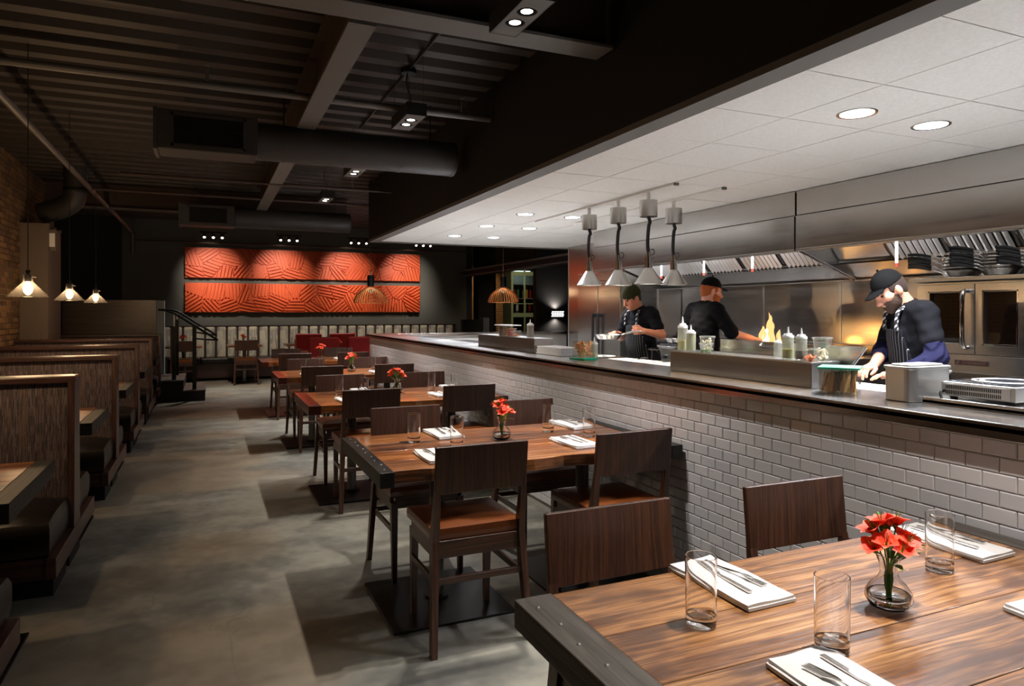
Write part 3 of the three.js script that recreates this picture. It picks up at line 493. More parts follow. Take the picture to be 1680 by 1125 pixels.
// heat lamps over the pass
const tracks = [[3.48, 'over the pass, dining side'], [3.97, 'over the pass, stove side']];
tracks.forEach(([x, w]) => { const t = thing('ceiling_track', `slim white ceiling track ${w}`, 'track', [x, 2.489, -5.9]); part('rail', box(0.035, 0.018, 2.6, 0, -0.009, 0, 0.003), M.white, t); part('end_cap', box(0.038, 0.021, 0.02, 0, -0.0105, 1.305), M.fascia, t); });
[[3.48, -5.99, 1.705, 'first from the refrigerator', 0], [3.48, -5.46, 1.687, 'second from the refrigerator', 1], [3.48, -4.98, 1.68, 'third from the refrigerator', 0], [3.97, -5.28, 1.69, 'alone on the stove side track', 1]].forEach(([x, z, y, w, lit], k) => {
  const t = thing('heat_lamp', `conical steel heat lamp on a black cord, ${w}`, 'heat lamp', [x, y, z], 0, 'heat lamps over the pass');
  const top = 2.489 - 0.018 - y;
  part('track_stem', cyl(0.016, 0.016, 0.07, 0, top - 0.035, 0, 14), M.white, t); part('canister', [cyl(0.076, 0.076, 0.14, 0, top - 0.14, 0, 32)], M.steelFine, t);
  part('cord', tube([[0, top - 0.21, 0], [0.012, top - 0.26, 0.004], [0.006, (top + 0.24) / 2, 0], [-0.012, 0.34, 0.004], [0, 0.27, 0]], 0.016, 10, 30), M.blackRubber, t);
  part('cord_loop', tube([[0.02, 0.3, 0], [0.045, 0.3, 0.01], [0.05, 0.265, 0.01], [0.03, 0.25, 0]], 0.004, 6, 14), M.blackRubber, t);
  part('neck', [cyl(0.034, 0.034, 0.09, 0, 0.185, 0, 24), cyl(0.04, 0.04, 0.012, 0, 0.225, 0, 24), cyl(0.018, 0.018, 0.05, 0, 0.255, 0, 16)], M.silver, t);
  part('shade', lathe([[0.118, 0.004], [0.124, 0.0], [0.126, 0.003], [0.037, 0.14], [0.03, 0.143], [0.028, 0.14], [0.118, 0.004]], 40), M.steelFine, t);
  part('bulb', lathe([[0.0005, 0.02], [0.03, 0.026], [0.045, 0.05], [0.04, 0.075], [0.02, 0.11], [0.018, 0.135]], 24), glow(0xfff0dc, lit ? 3 : 1.2), t);
  spot(t, [0, 0.012, 0], [0, -1, 0], 0xfff0dc, POWER.heat * (lit ? 1.6 : 1), 1.1, 0.6, 3);
});
// ---------------------------------------------------------------- dining tables
const WOODS = T.plank.map((t) => mat({ map: t, roughness: 0.35, bumpMap: grainBump, bumpScale: 0.0008, clearcoat: 0.7, clearcoatRoughness: 0.08 }));
const OLDS = T.old.map((t) => mat({ map: t, roughness: 0.38, bumpMap: grainBump, bumpScale: 0.001, clearcoat: 0.65, clearcoatRoughness: 0.1 }));
const TT = 0.762;
const tableZ = [[-1.5, -0.61], [-3.8, -2.9], [-6.04, -5.15], [-8.33, -7.46], [-10.68, -9.8]];
const tName = ['weathered brown plank table', 'riveted live edge table', 'third table from the red chairs', 'second table from the red chairs', 'table next to the red chairs'];
function wavy(x0, x1, z0, z1, edge, s) {                 // plank seen from above; edge: +1 wavy on the near side, -1 on the far side
  const N = 26, pts = [], w = (x) => 0.012 * Math.sin(x * 9 + s) + 0.008 * Math.sin(x * 23 + s * 2) + 0.004 * Math.sin(x * 61 + s);
  for (let i = 0; i <= N; i++) { const x = x0 + (x1 - x0) * i / N; pts.push([x, -(z0 + (edge < 0 ? w(x) : 0))]); }
  for (let i = N; i >= 0; i--) { const x = x0 + (x1 - x0) * i / N; pts.push([x, -(z1 + (edge > 0 ? w(x) - 0.012 : 0))]); }
  const g = extrude(pts.reverse(), 0.05, 0.003); g.rotateX(-Math.PI / 2); return g;
}
tableZ.forEach(([zf, zn], i) => {
  const label = ['weathered brown wood plank table with dark plank end', 'glossy live edge plank table with riveted black metal end', 'glossy orange brown plank table, third from the red chairs', 'glossy orange brown plank table, second from the red chairs', 'glossy orange brown plank table next to the red chairs'][i];
  const t = thing('dining_table', label, 'table'), y0 = TT - 0.053, x0 = 0.672 + (i === 0 ? 0.095 : i === 1 ? 0.06 : 0.085), x1 = i === 0 ? 2.15 : 2.17, n = i === 0 ? 4 : 4;
  let z = zf; const cuts = [0.27, 0.5, 0.76, 1];
  for (let k = 0; k < n; k++) {
    const z1 = zf + (zn - zf) * cuts[k], edge = k === n - 1 && i ? 1 : 0;
    const g = edge ? wavy(x0, x1, z + 0.001, z1, 1, i * 3) : span(x0, x1, 0.0, 0.053, z + 0.0008, z1 - 0.0008, 0.002);
    g.translate(0, y0, 0); part('plank', uvm(g, 'x', i * 0.77 + k * 1.31), i === 0 ? OLDS[(k * 2 + 1) % 3] : WOODS[(k + i) % 4], t); z = z1;
  }
  const bm = i === 0 ? M.bandOld : i === 1 ? M.band : mat({ map: T.plank[2], color: 0xa85a4a, roughness: 0.35, clearcoat: 0.6, clearcoatRoughness: 0.1 });
  const b = part('end_band', uvm(span(0.668, x0 - 0.001, y0 - 0.012, TT + 0.002, zf - 0.004, zn + 0.004, 0.003), 'z'), bm, t); part('end_band', uvm(span(x1 + 0.001, 2.235, y0 - 0.012, TT + 0.002, zf - 0.004, zn + 0.004, 0.003), 'z'), bm, t);
  if (i < 2) for (let k = 0; k < 9; k++) part('rivet', lathe([[0.0055, 0], [0.004, 0.0025], [0.0005, 0.0035]], 10, 0.7 + 0.008 * (k % 2), TT + 0.002, zf + 0.06 + k * (zn - zf - 0.12) / 8), M.pipe, b);
  const zc = (zf + zn) / 2;
  for (const x of [1.06, 1.9]) {
    part('support_frame', [box(0.3, 0.02, 0.5, x, y0 - 0.012, zc)], M.plate, t);
    part('pole', [cyl(0.036, 0.036, 0.66, x, 0.36, zc, 24)], M.pipe, t); part('base_plate', [box(0.6, 0.012, 0.63, x, 0.007, zc, 0.003), cyl(0.062, 0.06, 0.014, x, 0.02, zc, 24)], M.plate, t);
  }
});
// ---------------------------------------------------------------- dining chairs (sitter faces -z, back at +z)
function makeChair(name, label, cat, wood = M.chair, seat = M.leather) {
  const t = thing(name, label, cat);
  const back = (() => { const c = 0.024, N = 8, g = new RoundedBoxGeometry(0.425, 0.205, 0.02, 1, 0.004); g.rotateX(0.1); g.translate(0, 0.778, 0.225); return uvm(g, 'y'); })();
  part('backrest', back, wood, t);
  for (const s of [-1, 1]) {
    const post = merge([beam([s * 0.222, 0, 0.235], [s * 0.2, 0.47, 0.178], 0.026, 0.034, 0.03, 0.05), beam([s * 0.2, 0.47, 0.178], [s * 0.199, 0.69, 0.216], 0.03, 0.05, 0.027, 0.02)]);
    const lg = part('leg', post, wood, t); part('glide', cyl(0.012, 0.011, 0.006, s * 0.222, 0.003, 0.235, 10), M.pipe, lg);
    const fl = part('leg', beam([s * 0.186, 0, -0.192], [s * 0.186, 0.43, -0.182], 0.024, 0.026, 0.036, 0.038), wood, t); part('glide', cyl(0.012, 0.011, 0.006, s * 0.186, 0.003, -0.192, 10), M.pipe, fl);
    part('side_rail', uvm(box(0.022, 0.075, 0.33, s * 0.193, 0.43, -0.005, 0.003), 'z'), wood, t); part('stretcher', uvm(box(0.016, 0.028, 0.36, s * 0.196, 0.29, 0.005, 0.003), 'z'), wood, t);
  }
  part('rear_rail', box(0.38, 0.075, 0.022, 0, 0.43, 0.178, 0.003, 'x'), wood, t); part('front_rail', box(0.35, 0.06, 0.022, 0, 0.435, -0.182, 0.003, 'x'), wood, t);
  part('rear_stretcher', box(0.39, 0.028, 0.018, 0, 0.3, 0.197, 0.003, 'x'), wood, t);
  const sg = new THREE.BoxGeometry(0.43, 0.06, 0.4, 10, 3, 10), p = sg.attributes.position;
  for (let k = 0; k < p.count; k++) { const x = p.getX(k) / 0.215, z = p.getZ(k) / 0.2, y = p.getY(k); const e = Math.pow(Math.max(Math.abs(x), Math.abs(z)), 6); p.setY(k, y > 0.005 ? y + 0.008 * (1 - x * x) * (1 - z * z) - 0.012 * e : y); const sh = 1 - 0.02 * (Math.abs(y) / 0.03); p.setX(k, p.getX(k) * sh); p.setZ(k, p.getZ(k) * sh); }
  sg.computeVertexNormals(); sg.translate(0, 0.499, -0.018); part('seat', uvm(sg, 'x'), seat, t);
  return t;
}
const chair0 = makeChair('dining_chair', '', 'chair'); let first = true;
function placeChair(x, z, turn, label, group) { if (first) { first = false; chair0.position.set(x, 0, z); chair0.rotation.y = turn; chair0.userData.label = label; chair0.userData.group = group; return chair0; } return dup(chair0, [x, 0, z], turn, label, group); }
tableZ.forEach(([zf, zn], i) => {
  for (const [x, end] of [[1.09, 'aisle end'], [i ? 1.86 : 1.795, 'wall end']]) {
    placeChair(x + rr(-0.01, 0.01), zf - 0.235 + 0.235, Math.PI + rr(-0.02, 0.02), `dark wood chair at ${tName[i]}, ${end}, art side`, 'dark chairs at the plank tables').position.z = zf - 0.235 + 0.225;
    if (i) placeChair(x + rr(-0.01, 0.01), zn + 0.115 - 0.225, rr(-0.02, 0.02), `dark wood chair at ${tName[i]}, ${end}, far from the art`, 'dark chairs at the plank tables');
  }
});
// ---------------------------------------------------------------- place settings
const glassG = lathe([[0, 0.0], [0.03, 0.0], [0.033, 0.004], [0.0345, 0.15], [0.0335, 0.151], [0.0325, 0.15], [0.0312, 0.03], [0.028, 0.021], [0.0, 0.019]], 40);
const napG = (() => {
  const mk = (w, h, d, y, s) => { const g = new THREE.BoxGeometry(w, h, d, 10, 2, 16), p = g.attributes.position; for (let i = 0; i < p.count; i++) { const x = p.getX(i), z = p.getZ(i), up = p.getY(i) > 0.0005 ? 1 : 0, ex = Math.abs(x) / (w / 2), ez = Math.abs(z) / (d / 2); p.setY(i, p.getY(i) + (up ? 0.0045 * (1 - Math.pow(ex, 4)) * (1 - Math.pow(ez, 8)) + 0.0012 * Math.sin(z * 40 + s) * Math.cos(x * 50 + s) : 0)); p.setX(i, x * (1 - 0.025 * Math.pow(ez, 6)) + 0.003 * Math.sin(z * 20 + s)); } g.computeVertexNormals(); g.translate(0, y, 0); return clean(g); };
  return [mk(0.15, 0.007, 0.29, 0.0035, 0.3), mk(0.146, 0.007, 0.285, 0.0105, 1.9)];
})();
const forkG = (() => {
  const o = [[-0.0045, -0.095], [0.0045, -0.095], [0.003, -0.02], [0.0028, 0.02], [0.006, 0.035], [0.011, 0.05]], out = [...o];
  for (let k = 0; k < 4; k++) { const x1 = 0.011 - k * 0.0058, x0 = x1 - 0.0036; out.push([x1, 0.093], [x1 - 0.0018, 0.097], [x0, 0.093], [x0, 0.056]); if (k < 3) out.push([x0 - 0.0022, 0.056]); }
  out.push([-0.011, 0.05], [-0.006, 0.035], [-0.0028, 0.02], [-0.003, -0.02]);
  const g = extrude(out, 0.0018, 0.0004); g.rotateX(-Math.PI / 2); const p = g.attributes.position; for (let i = 0; i < p.count; i++) { const z = p.getZ(i); p.setY(i, p.getY(i) + 0.006 * Math.exp(-Math.pow((z + 0.03) / 0.025, 2)) + (z < -0.06 ? 0.12 * Math.pow(-z - 0.06, 1.25) : 0)); } g.computeVertexNormals(); return g;
})();
const knifeG = (() => { const g = extrude([[-0.005, -0.105], [0.0055, -0.105], [0.0055, -0.01], [0.003, 0.0], [0.003, 0.01], [0.009, 0.02], [0.01, 0.07], [0.006, 0.095], [-0.001, 0.11], [-0.003, 0.05], [-0.003, 0.0], [-0.005, -0.01]], 0.003, 0.0008); g.rotateX(-Math.PI / 2); return g; })();
function setting(i, cx, cz, flip, jit, where, tn) {
  const n = thing('napkin', `folded white napkin on ${tn}, ${where}`, 'napkin', [cx, TT + (i < 2 ? 0.0022 : 0.0022), cz], (flip ? Math.PI : 0) + jit, 'folded napkins on the tables');
  part('lower_fold', napG[0], M.linen, n); part('upper_fold', napG[1], M.linen, n);
  const y = TT + 0.0022 + 0.0205, c = Math.cos((flip ? Math.PI : 0) + jit), s = Math.sin((flip ? Math.PI : 0) + jit), P = (lx, lz) => [cx + c * lx + s * lz, y, cz - s * lx + c * lz];
  const f = single('fork', forkG, M.cutlery, `steel fork on ${tn}, ${where}`, 'fork', 'forks on the napkins'); f.position.set(...P(0.025, -0.01)); f.rotation.y = (flip ? Math.PI : 0) + jit + 0.1 + Math.PI;
  const k = single('knife', knifeG, M.cutlery, `steel knife on ${tn}, ${where}`, 'knife', 'knives on the napkins'); k.position.set(...P(-0.02, -0.005)); k.rotation.y = (flip ? Math.PI : 0) + jit - 0.06;
}
function tumbler(x, z, where, tn) { const m = single('water_glass', glassG, M.glass, `water glass on ${tn}, ${where}`, 'glass', 'water glasses on the tables'); m.position.set(x, TT + 0.0022, z); }
tableZ.forEach(([zf, zn], i) => {
  const tn = tName[i], j = () => rr(-0.05, 0.05);
  setting(i, 1.2, zf + 0.13, false, j(), 'aisle end, art side', tn); setting(i, 2.0, zf + 0.15, false, j(), 'wall end, art side', tn);
  setting(i, i ? 0.985 : 1.06, zf + (i ? 0.68 : 0.62), true, j(), 'aisle end, far from the art', tn); setting(i, 1.745, zf + 0.645, true, j(), 'wall end, far from the art', tn);
  tumbler(0.99, zf + 0.28, 'aisle end, art side', tn); tumbler(1.157, zf + 0.48, 'aisle end, far from the art', tn); tumbler(1.775, zf + 0.28, 'wall end, art side', tn); tumbler(1.91, zf + 0.51, 'wall end, far from the art', tn);
});
// vases of alstroemeria
const vaseG = lathe([[0, 0], [0.03, 0], [0.042, 0.006], [0.0505, 0.022], [0.049, 0.038], [0.038, 0.055], [0.024, 0.068], [0.0185, 0.082], [0.02, 0.1], [0.028, 0.122], [0.0265, 0.1225], [0.0185, 0.1], [0.0165, 0.083], [0.022, 0.0685], [0.036, 0.054], [0.0465, 0.038], [0.048, 0.023], [0.04, 0.01], [0.028, 0.007], [0, 0.007]], 40);
const waterG = lathe([[0, 0.0075], [0.0278, 0.0075], [0.0396, 0.0103], [0.0476, 0.023], [0.0465, 0.034], [0, 0.034]], 32);
const petalTex = tex(64, 64, (u, v) => { const c = mix([238, 62, 30], [250, 120, 84], st(0.2, 0.9, v) * 0.6 + 0.3 * fbm(u, v, 8, 3, 2, 700)); return v < 0.35 && Math.abs(u - 0.5) < 0.22 ? mix(c, [250, 190, 60], 0.75 * (1 - v / 0.35)) : c; });
const M_petal = mat({ map: petalTex, roughness: 0.55, side: THREE.DoubleSide, transmission: 0.15, thickness: 0 });
const M_petal2 = mat({ map: petalTex, color: 0xffc9b8, roughness: 0.55, side: THREE.DoubleSide, transmission: 0.15, thickness: 0 });
const M_leaf = mat({ color: 0x3d7a26, roughness: 0.45, side: THREE.DoubleSide }), M_stem = mat({ color: 0x4e7d2a, roughness: 0.5 });
function bladeG(len, wid, curl, n = 8) {                   // a petal or leaf along +y, curling toward -z
  const P = [], U = [], I = []; for (let j = 0; j <= n; j++) for (let k = 0; k <= 4; k++) { const v = j / n, s = (k / 4 - 0.5) * 2, w = wid * Math.pow(Math.sin(Math.PI * Math.min(0.98, 0.08 + v * 0.9)), 0.8); P.push(s * w, len * v * (1 - 0.25 * curl * v), -curl * len * v * v * 0.8 + 0.25 * w * s * s); U.push(k / 4, v); }
  for (let j = 0; j < n; j++) for (let k = 0; k < 4; k++) { const a = j * 5 + k; I.push(a, a + 1, a + 6, a, a + 6, a + 5); }
  const g = new THREE.BufferGeometry(); g.setAttribute('position', new THREE.Float32BufferAttribute(P, 3)); g.setAttribute('uv', new THREE.Float32BufferAttribute(U, 2)); g.setIndex(I); g.computeVertexNormals(); return g;
}
const petalA = bladeG(0.04, 0.0165, 0.5), petalB = bladeG(0.04, 0.0115, 0.38), leafG = bladeG(0.075, 0.011, 0.35), stamenG = (() => merge([0, 1, 2, 3].map((k) => tube([[0, 0, 0], [0.003 * Math.cos(k * 1.6), 0.018, 0.003 * Math.sin(k * 1.6)], [0.007 * Math.cos(k * 1.6), 0.033, 0.007 * Math.sin(k * 1.6)]], 0.0008, 4, 5))))();
function bouquet(label, pos, turn, group) {
  const t = thing('flower_bouquet', label, 'flowers', pos, turn, group);
  const heads = [[0.052, 0.142, 0.018, 0.7, 0.4], [-0.05, 0.14, -0.006, 0.7, 1.7], [0.02, 0.188, 0.006, 0.3, 1.1], [-0.022, 0.14, 0.038, 0.9, 0.2], [-0.034, 0.152, 0.012, 0.5, 0.9], [0.03, 0.158, 0.012, 0.6, -0.7], [-0.008, 0.186, -0.012, 0.25, 0.3], [0.006, 0.146, 0.034, 1.0, 0.0], [0.042, 0.172, -0.022, 0.7, -1.2], [-0.03, 0.172, -0.02, 0.5, 2.4]];
  for (const [x, y, z, tilt, yaw] of heads) {
    part('stem', tube([[x * 0.12, 0.012, z * 0.12], [x * 0.18, 0.085, z * 0.18], [x * 0.5, 0.125, z * 0.5], [x, y - 0.004, z]], 0.0017, 5, 12), M_stem, t);
    const b = part('blossom', moved(lathe([[0.001, -0.01], [0.006, -0.004], [0.005, 0.004], [0.001, 0.006]], 8), 0, 0, 0), M_stem, t); b.position.set(x, y, z);
    const dir = V(x * 14, 1, z * 14).normalize(); b.quaternion.setFromUnitVectors(V(0, 1, 0), dir);
    for (let k = 0; k < 6; k++) { const h = new THREE.Mesh(k % 2 ? petalB : petalA, k % 2 ? M_petal : M_petal2); shade(h); h.name = 'petal'; h.rotation.set(0, k * Math.PI / 3 + yaw, 0); h.rotateX(-0.55 - 0.12 * (k % 2)); b.add(h); }
    part('stamens', stamenG, M_stem, b);
  }
  for (const [x, y, z, ay, ax] of [[-0.014, 0.118, 0.01, 2.4, 1.05], [0.012, 0.12, 0.012, -2.2, 0.9], [0, 0.15, -0.024, 0.2, 0.35], [-0.02, 0.17, -0.025, 1.2, 0.3], [0.03, 0.125, -0.01, -1.2, 0.8], [0.02, 0.165, -0.02, -0.6, 0.25]]) { const l = part('leaf', leafG, M_leaf, t); l.position.set(x * 0.6, y - 0.02, z * 0.6); l.rotation.y = ay; l.rotateX(-ax); }
  for (let k = 0; k < 3; k++) { const l = part('leaf', bladeG(0.07, 0.008, 0.05), M_leaf, t); l.position.set(0.004 * Math.cos(k * 2.1), 0.035, 0.004 * Math.sin(k * 2.1)); l.rotation.y = k * 2.1; }
  return t;
}
const vase0 = thing('glass_vase', '', 'vase'); part('bowl', vaseG, M.glass, vase0); part('water', waterG, M.water, vase0);
const bq0 = bouquet('', [0, 0, 0], 0, 'orange lily bouquets on the tables');
let firstVase = true;
function placeVase(x, y, z, turn, where) {
  const l1 = `round clear glass vase with some water on ${where}`, l2 = `bunch of orange red lilies in the vase on ${where}`;
  if (firstVase) { firstVase = false; vase0.position.set(x, y, z); vase0.userData.label = l1; vase0.userData.group = 'glass vases on the tables'; bq0.position.set(x, y, z); bq0.rotation.y = turn; bq0.userData.label = l2; return; }
  dup(vase0, [x, y, z], 0, l1); dup(bq0, [x, y, z], turn, l2);
}
tableZ.forEach(([zf], i) => placeVase(1.445 + (i > 2 ? 0.06 : 0), TT + 0.0022, zf + 0.385, [0.2, 1.3, 2.6, 4.0, 5.1][i], 'the ' + tName[i]));
// ---------------------------------------------------------------- booths along the brick wall
const boothOrd = ['first', 'second', 'third', 'fourth', 'fifth', 'sixth'];
function makeBooth(xBack = -2.195) {
  const t = thing('booth_bench', '', 'booth'), x0 = -2.195, x1 = -0.686;
  const panel = extrude([[-0.07, 0.3], [0.07, 0.3], [0.045, 1.05], [-0.045, 1.05]], x1 - x0 - 0.02); panel.rotateY(Math.PI / 2); panel.translate(x0, 0, 0);
  part('fabric_back', uvm(panel, 'x'), M.weave, t);
  part('top_cap', uvm(span(x0, -0.67, 1.05, 1.09, -0.075, 0.075, 0.008), 'x'), M.booth, t);
  const post = (() => { const g = extrude([[-0.095, 0.255], [0.095, 0.255], [0.075, 1.055], [-0.075, 1.055]], 0.028, 0.003); g.rotateY(Math.PI / 2); g.translate(-0.703, 0, 0); return g; })(); part('end_post', uvm(post, 'y'), M.booth, t);
  part('side_rail', uvm(span(-0.715, -0.668, 0.155, 0.255, -0.62, 0.62, 0.004), 'z'), M.booth, t);
  for (const s of [-1, 1]) {
    part('front_rail', uvm(span(s < 0 ? xBack : x0, -0.715, 0.155, 0.255, s * 0.57, s * 0.61, 0.004), 'x'), M.booth, t);
    const wS = s < 0 ? -0.695 - xBack : 1.49, g = new THREE.BoxGeometry(1.49, 0.2, 0.53, 24, 5, 12), p = g.attributes.position;
    for (let i = 0; i < p.count; i++) { const x = p.getX(i) / 0.745, y = p.getY(i) / 0.1, z = p.getZ(i) / 0.265; const k = Math.pow(Math.abs(x), 14) + Math.pow(Math.abs(z), 6); if (y > 0) p.setY(i, p.getY(i) - 0.035 * Math.min(1, k) * y + 0.012 * y * (1 - z * z)); const sh = 1 - 0.03 * Math.pow(Math.abs(y), 3); p.setZ(i, p.getZ(i) * (1 - 0.05 * Math.pow(Math.abs(y), 4)) + 0.012 * s * (1 - y * y)); p.setX(i, p.getX(i) * (1 - 0.012 * Math.pow(Math.abs(y), 4))); }
    g.scale(wS / 1.49, 1, 1); g.computeVertexNormals(); g.translate(-0.695 - wS / 2, 0.357, s * 0.345); part('seat_cushion', uvm(g, 'x'), M.blackLeather, t);
    part('kick_plate', span(s < 0 ? xBack : x0, -0.718, 0, 0.153, s * 0.05, s * 0.4), M.black, t);
  }
  return t;
}
const booth0 = makeBooth();
for (let k = -1; k <= 4; k++) { const lb = `two sided booth bench with woven back and black cushions, ${boothOrd[4 - k]} from the brown partition`; if (k === -1) { booth0.position.z = -4.57 + 1.94; booth0.userData.label = lb; booth0.userData.group = 'booth benches along the brick wall'; } else if (k === 3) { const b = makeBooth(-1.86); b.position.z = -4.57 - 1.94 * k; b.userData.label = lb; b.userData.group = 'booth benches along the brick wall'; } else dup(booth0, [0, 0, -4.57 - 1.94 * k], 0, lb); }
function makeBoothTable(xa = -2.175) {
  const t = thing('booth_table', '', 'table');
  [-0.2, 0.2].forEach((z, k) => part('plank', uvm(span(xa, -0.72, 0.706, 0.762, z - 0.198, z + 0.198, 0.003), 'x', k * 0.6), WOODS[k + 1], t));
  part('end_band', uvm(span(-0.718, -0.645, 0.69, 0.764, -0.402, 0.402, 0.003), 'z'), M.bandBooth, t); part('pole', cyl(0.036, 0.036, 0.694, -1.35, 0.359, 0, 20), M.pipe, t); part('base_plate', span(-1.84, -0.73, 0.001, 0.012, -0.33, 0.33, 0.003), M.plate, t);
  return t;
}
const bt0 = makeBoothTable();
for (let k = -1; k <= 3; k++) { const z = -5.32 - 1.94 * k, lb = `plank booth table with grey end band, ${boothOrd[3 - k]} from the brown partition`; if (k === -1) { bt0.position.z = z; bt0.userData.label = lb; bt0.userData.group = 'plank tables in the booths'; } else if (k === 3) { const b = makeBoothTable(-1.87); b.position.z = z; b.userData.label = lb; b.userData.group = 'plank tables in the booths'; } else dup(bt0, [0, 0, z], 0, lb); }
// clear glass cone pendants
[[-1.15, -3.97, 'fourth'], [-1.168, -5.9, 'third'], [-1.2155, -7.83, 'second'], [-1.243, -9.76, 'first']].forEach(([x, z, w], k) => {
  const t = thing('glass_pendant', `clear glass cone pendant lamp with glowing bulb, ${w} from the brown partition`, 'pendant lamp', [x, 1.55, z], 0, 'glass pendants over the booths');
  part('shade', lathe([[0.128, 0], [0.13, 0.001], [0.033, 0.105], [0.03, 0.115], [0.03, 0.155], [0.032, 0.16]], 40), mat({ color: 0xfffaf2, roughness: 0.04, transmission: 0.98, thickness: 0, side: THREE.DoubleSide }), t);
  part('rim', tube([...Array(20)].map((_, i) => [0.129 * Math.cos(i / 20 * 2 * Math.PI), 0, 0.129 * Math.sin(i / 20 * 2 * Math.PI)]), 0.0016, 5, 60, true), M.glass, t);
  part('socket', [cyl(0.02, 0.02, 0.05, 0, 0.135, 0, 18), cyl(0.008, 0.016, 0.03, 0, 0.175, 0, 12)], M.darkMetal, t); part('thumb_screw', [rod([0.028, 0.145, 0], [0.045, 0.145, 0], 0.003), moved(clean(new THREE.SphereGeometry(0.006, 10, 8)), 0.047, 0.145, 0)], M.chrome, t);
  part('cord', rod([0, 0.19, 0], [0, 1.89, 0], 0.003, 0.003, 6), M.blackRubber, t);
  part('bulb', lathe([[0.0005, -0.0 + 0.012], [0.012, 0.016], [0.026, 0.035], [0.032, 0.06], [0.027, 0.085], [0.016, 0.105], [0.013, 0.118]], 24), glow(0xffd9a0, 7), t);
  point(t, [0, 0.055, 0], 0xffd6a6, POWER.booth, 1.5);
});
// column, partition, raised floor
{
  const c = structGroup('column', 'boxed brown grey column against the brick wall'); struct('shaft', span(-2.2, -1.89, 0, 2.55, -10.62, -11.5, 0.004), M.column, '', c); struct('cap', span(-2.2, -1.88, 2.55, 2.58, -10.61, -11.51), M.column, '', c);
  const s = thing('alarm_box', 'small beige alarm box with white notice on the column', 'alarm box', [-1.888, 2.38, -10.85]); part('housing', span(0, 0.07, -0.14, 0.14, -0.12, 0.12, 0.006), M.column, s); part('notice', span(-0.01, 0.06, -0.09, 0.09, 0.121, 0.124), M.white, s); part('bell', [cyl(0.05, 0.03, 0.05, 0.1, 0.17, 0, 16), rod([0.05, 0.12, 0], [0.1, 0.16, 0], 0.008)], M.darkMetal, s);
}
struct('wall_partition', span(-2.2, -0.81, 0, 1.64, -13.5, -13.58, 0.004, 'x'), M.booth, 'brown wood partition behind the last booth');
struct('trim_5', span(-0.81, -0.68, 0, 1.63, -13.46, -13.62, 0.006), mat({ color: 0x8d979c, roughness: 0.5 }), 'pale grey end post of the partition');
{
  const s = structGroup('floor_raised', 'dark raised floor with two wooden steps');
  const ply = mat({ map: T.ply, color: 0xd8c8b8, roughness: 0.6 });
  struct('platform', span(-4.6, -0.72, 0, 0.5, -13.6, -16.2), M.wallDark, '', s); 
  part('step', span(-0.35, -0.03, 0, 0.15, -12.3, -13.62), M.wallDark, s); part('step', span(-0.72, -0.35, 0, 0.32, -12.3, -13.62), M.wallDark, s);
  part('tread', uvm(span(-0.37, -0.02, 0.15, 0.172, -12.28, -13.62, 0.003), 'z'), ply, s); part('tread', uvm(span(-0.72, -0.34, 0.32, 0.342, -12.28, -13.62, 0.003), 'z'), ply, s);
  const r = thing('stair_railing', 'black metal stair railing with two sloping handrails', 'railing', [0, 0, 0]);
  part('post', span(-0.52, -0.46, 0.343, 1.2, -12.38, -12.44), M.darkMetal, r); part('post', span(-0.5, -0.45, 0.343, 1.3, -13.25, -13.3), M.darkMetal, r); part('post', span(-0.22, -0.16, 0.173, 1.22, -12.38, -12.44), M.darkMetal, r);
  part('post_pin', [rod([-0.49, 1.2, -12.41], [-0.49, 1.41, -12.41], 0.012), rod([-0.475, 1.3, -13.27], [-0.475, 1.45, -13.27], 0.012)], M.steelFine, r);
  part('handrail', tube([[-0.72, 1.47, -12.41], [-0.62, 1.46, -12.41], [-0.49, 1.41, -12.41], [-0.19, 1.21, -12.41], [0.16, 0.97, -12.41]], 0.018, 8, 40), M.darkMetal, r);
  part('handrail', tube([[-0.72, 1.47, -13.27], [-0.6, 1.47, -13.27], [-0.47, 1.44, -13.27], [-0.17, 1.24, -13.27], [0.16, 1.02, -13.27]], 0.018, 8, 40), M.darkMetal, r);
  part('return_bar', [rod([-0.19, 1.0, -12.41], [0.16, 0.97, -12.41], 0.014), rod([-0.19, 1.08, -13.27], [0.16, 1.02, -13.27], 0.014)], M.darkMetal, r);
}
// ---------------------------------------------------------------- art, banquette and the end of the room
function clipHalf(poly, nx, ny, d) { const o = []; for (let i = 0; i < poly.length; i++) { const a = poly[i], b = poly[(i + 1) % poly.length], da = nx * a[0] + ny * a[1] - d, db = nx * b[0] + ny * b[1] - d; if (da <= 0) o.push(a); if ((da < 0 && db > 0) || (da > 0 && db < 0)) { const t = da / (da - db); o.push([a[0] + (b[0] - a[0]) * t, a[1] + (b[1] - a[1]) * t]); } } return o; }
function prism(poly, z0, z1, inset) {                     // bar with a chamfered face, facing +z
  const c = poly.reduce((s, p) => [s[0] + p[0] / poly.length, s[1] + p[1] / poly.length], [0, 0]), P = [];
  const top = poly.map(([x, y]) => { const dx = c[0] - x, dy = c[1] - y, l = Math.hypot(dx, dy) || 1; return [x + dx / l * inset, y + dy / l * inset, z1]; }), bot = poly.map(([x, y]) => [x, y, z0]);
  for (let i = 1; i + 1 < top.length; i++) P.push(...top[0], ...top[i], ...top[i + 1]);
  for (let i = 0; i < poly.length; i++) { const n = (i + 1) % poly.length; P.push(...bot[i], ...bot[n], ...top[n], ...bot[i], ...top[n], ...top[i]); } return P;
}
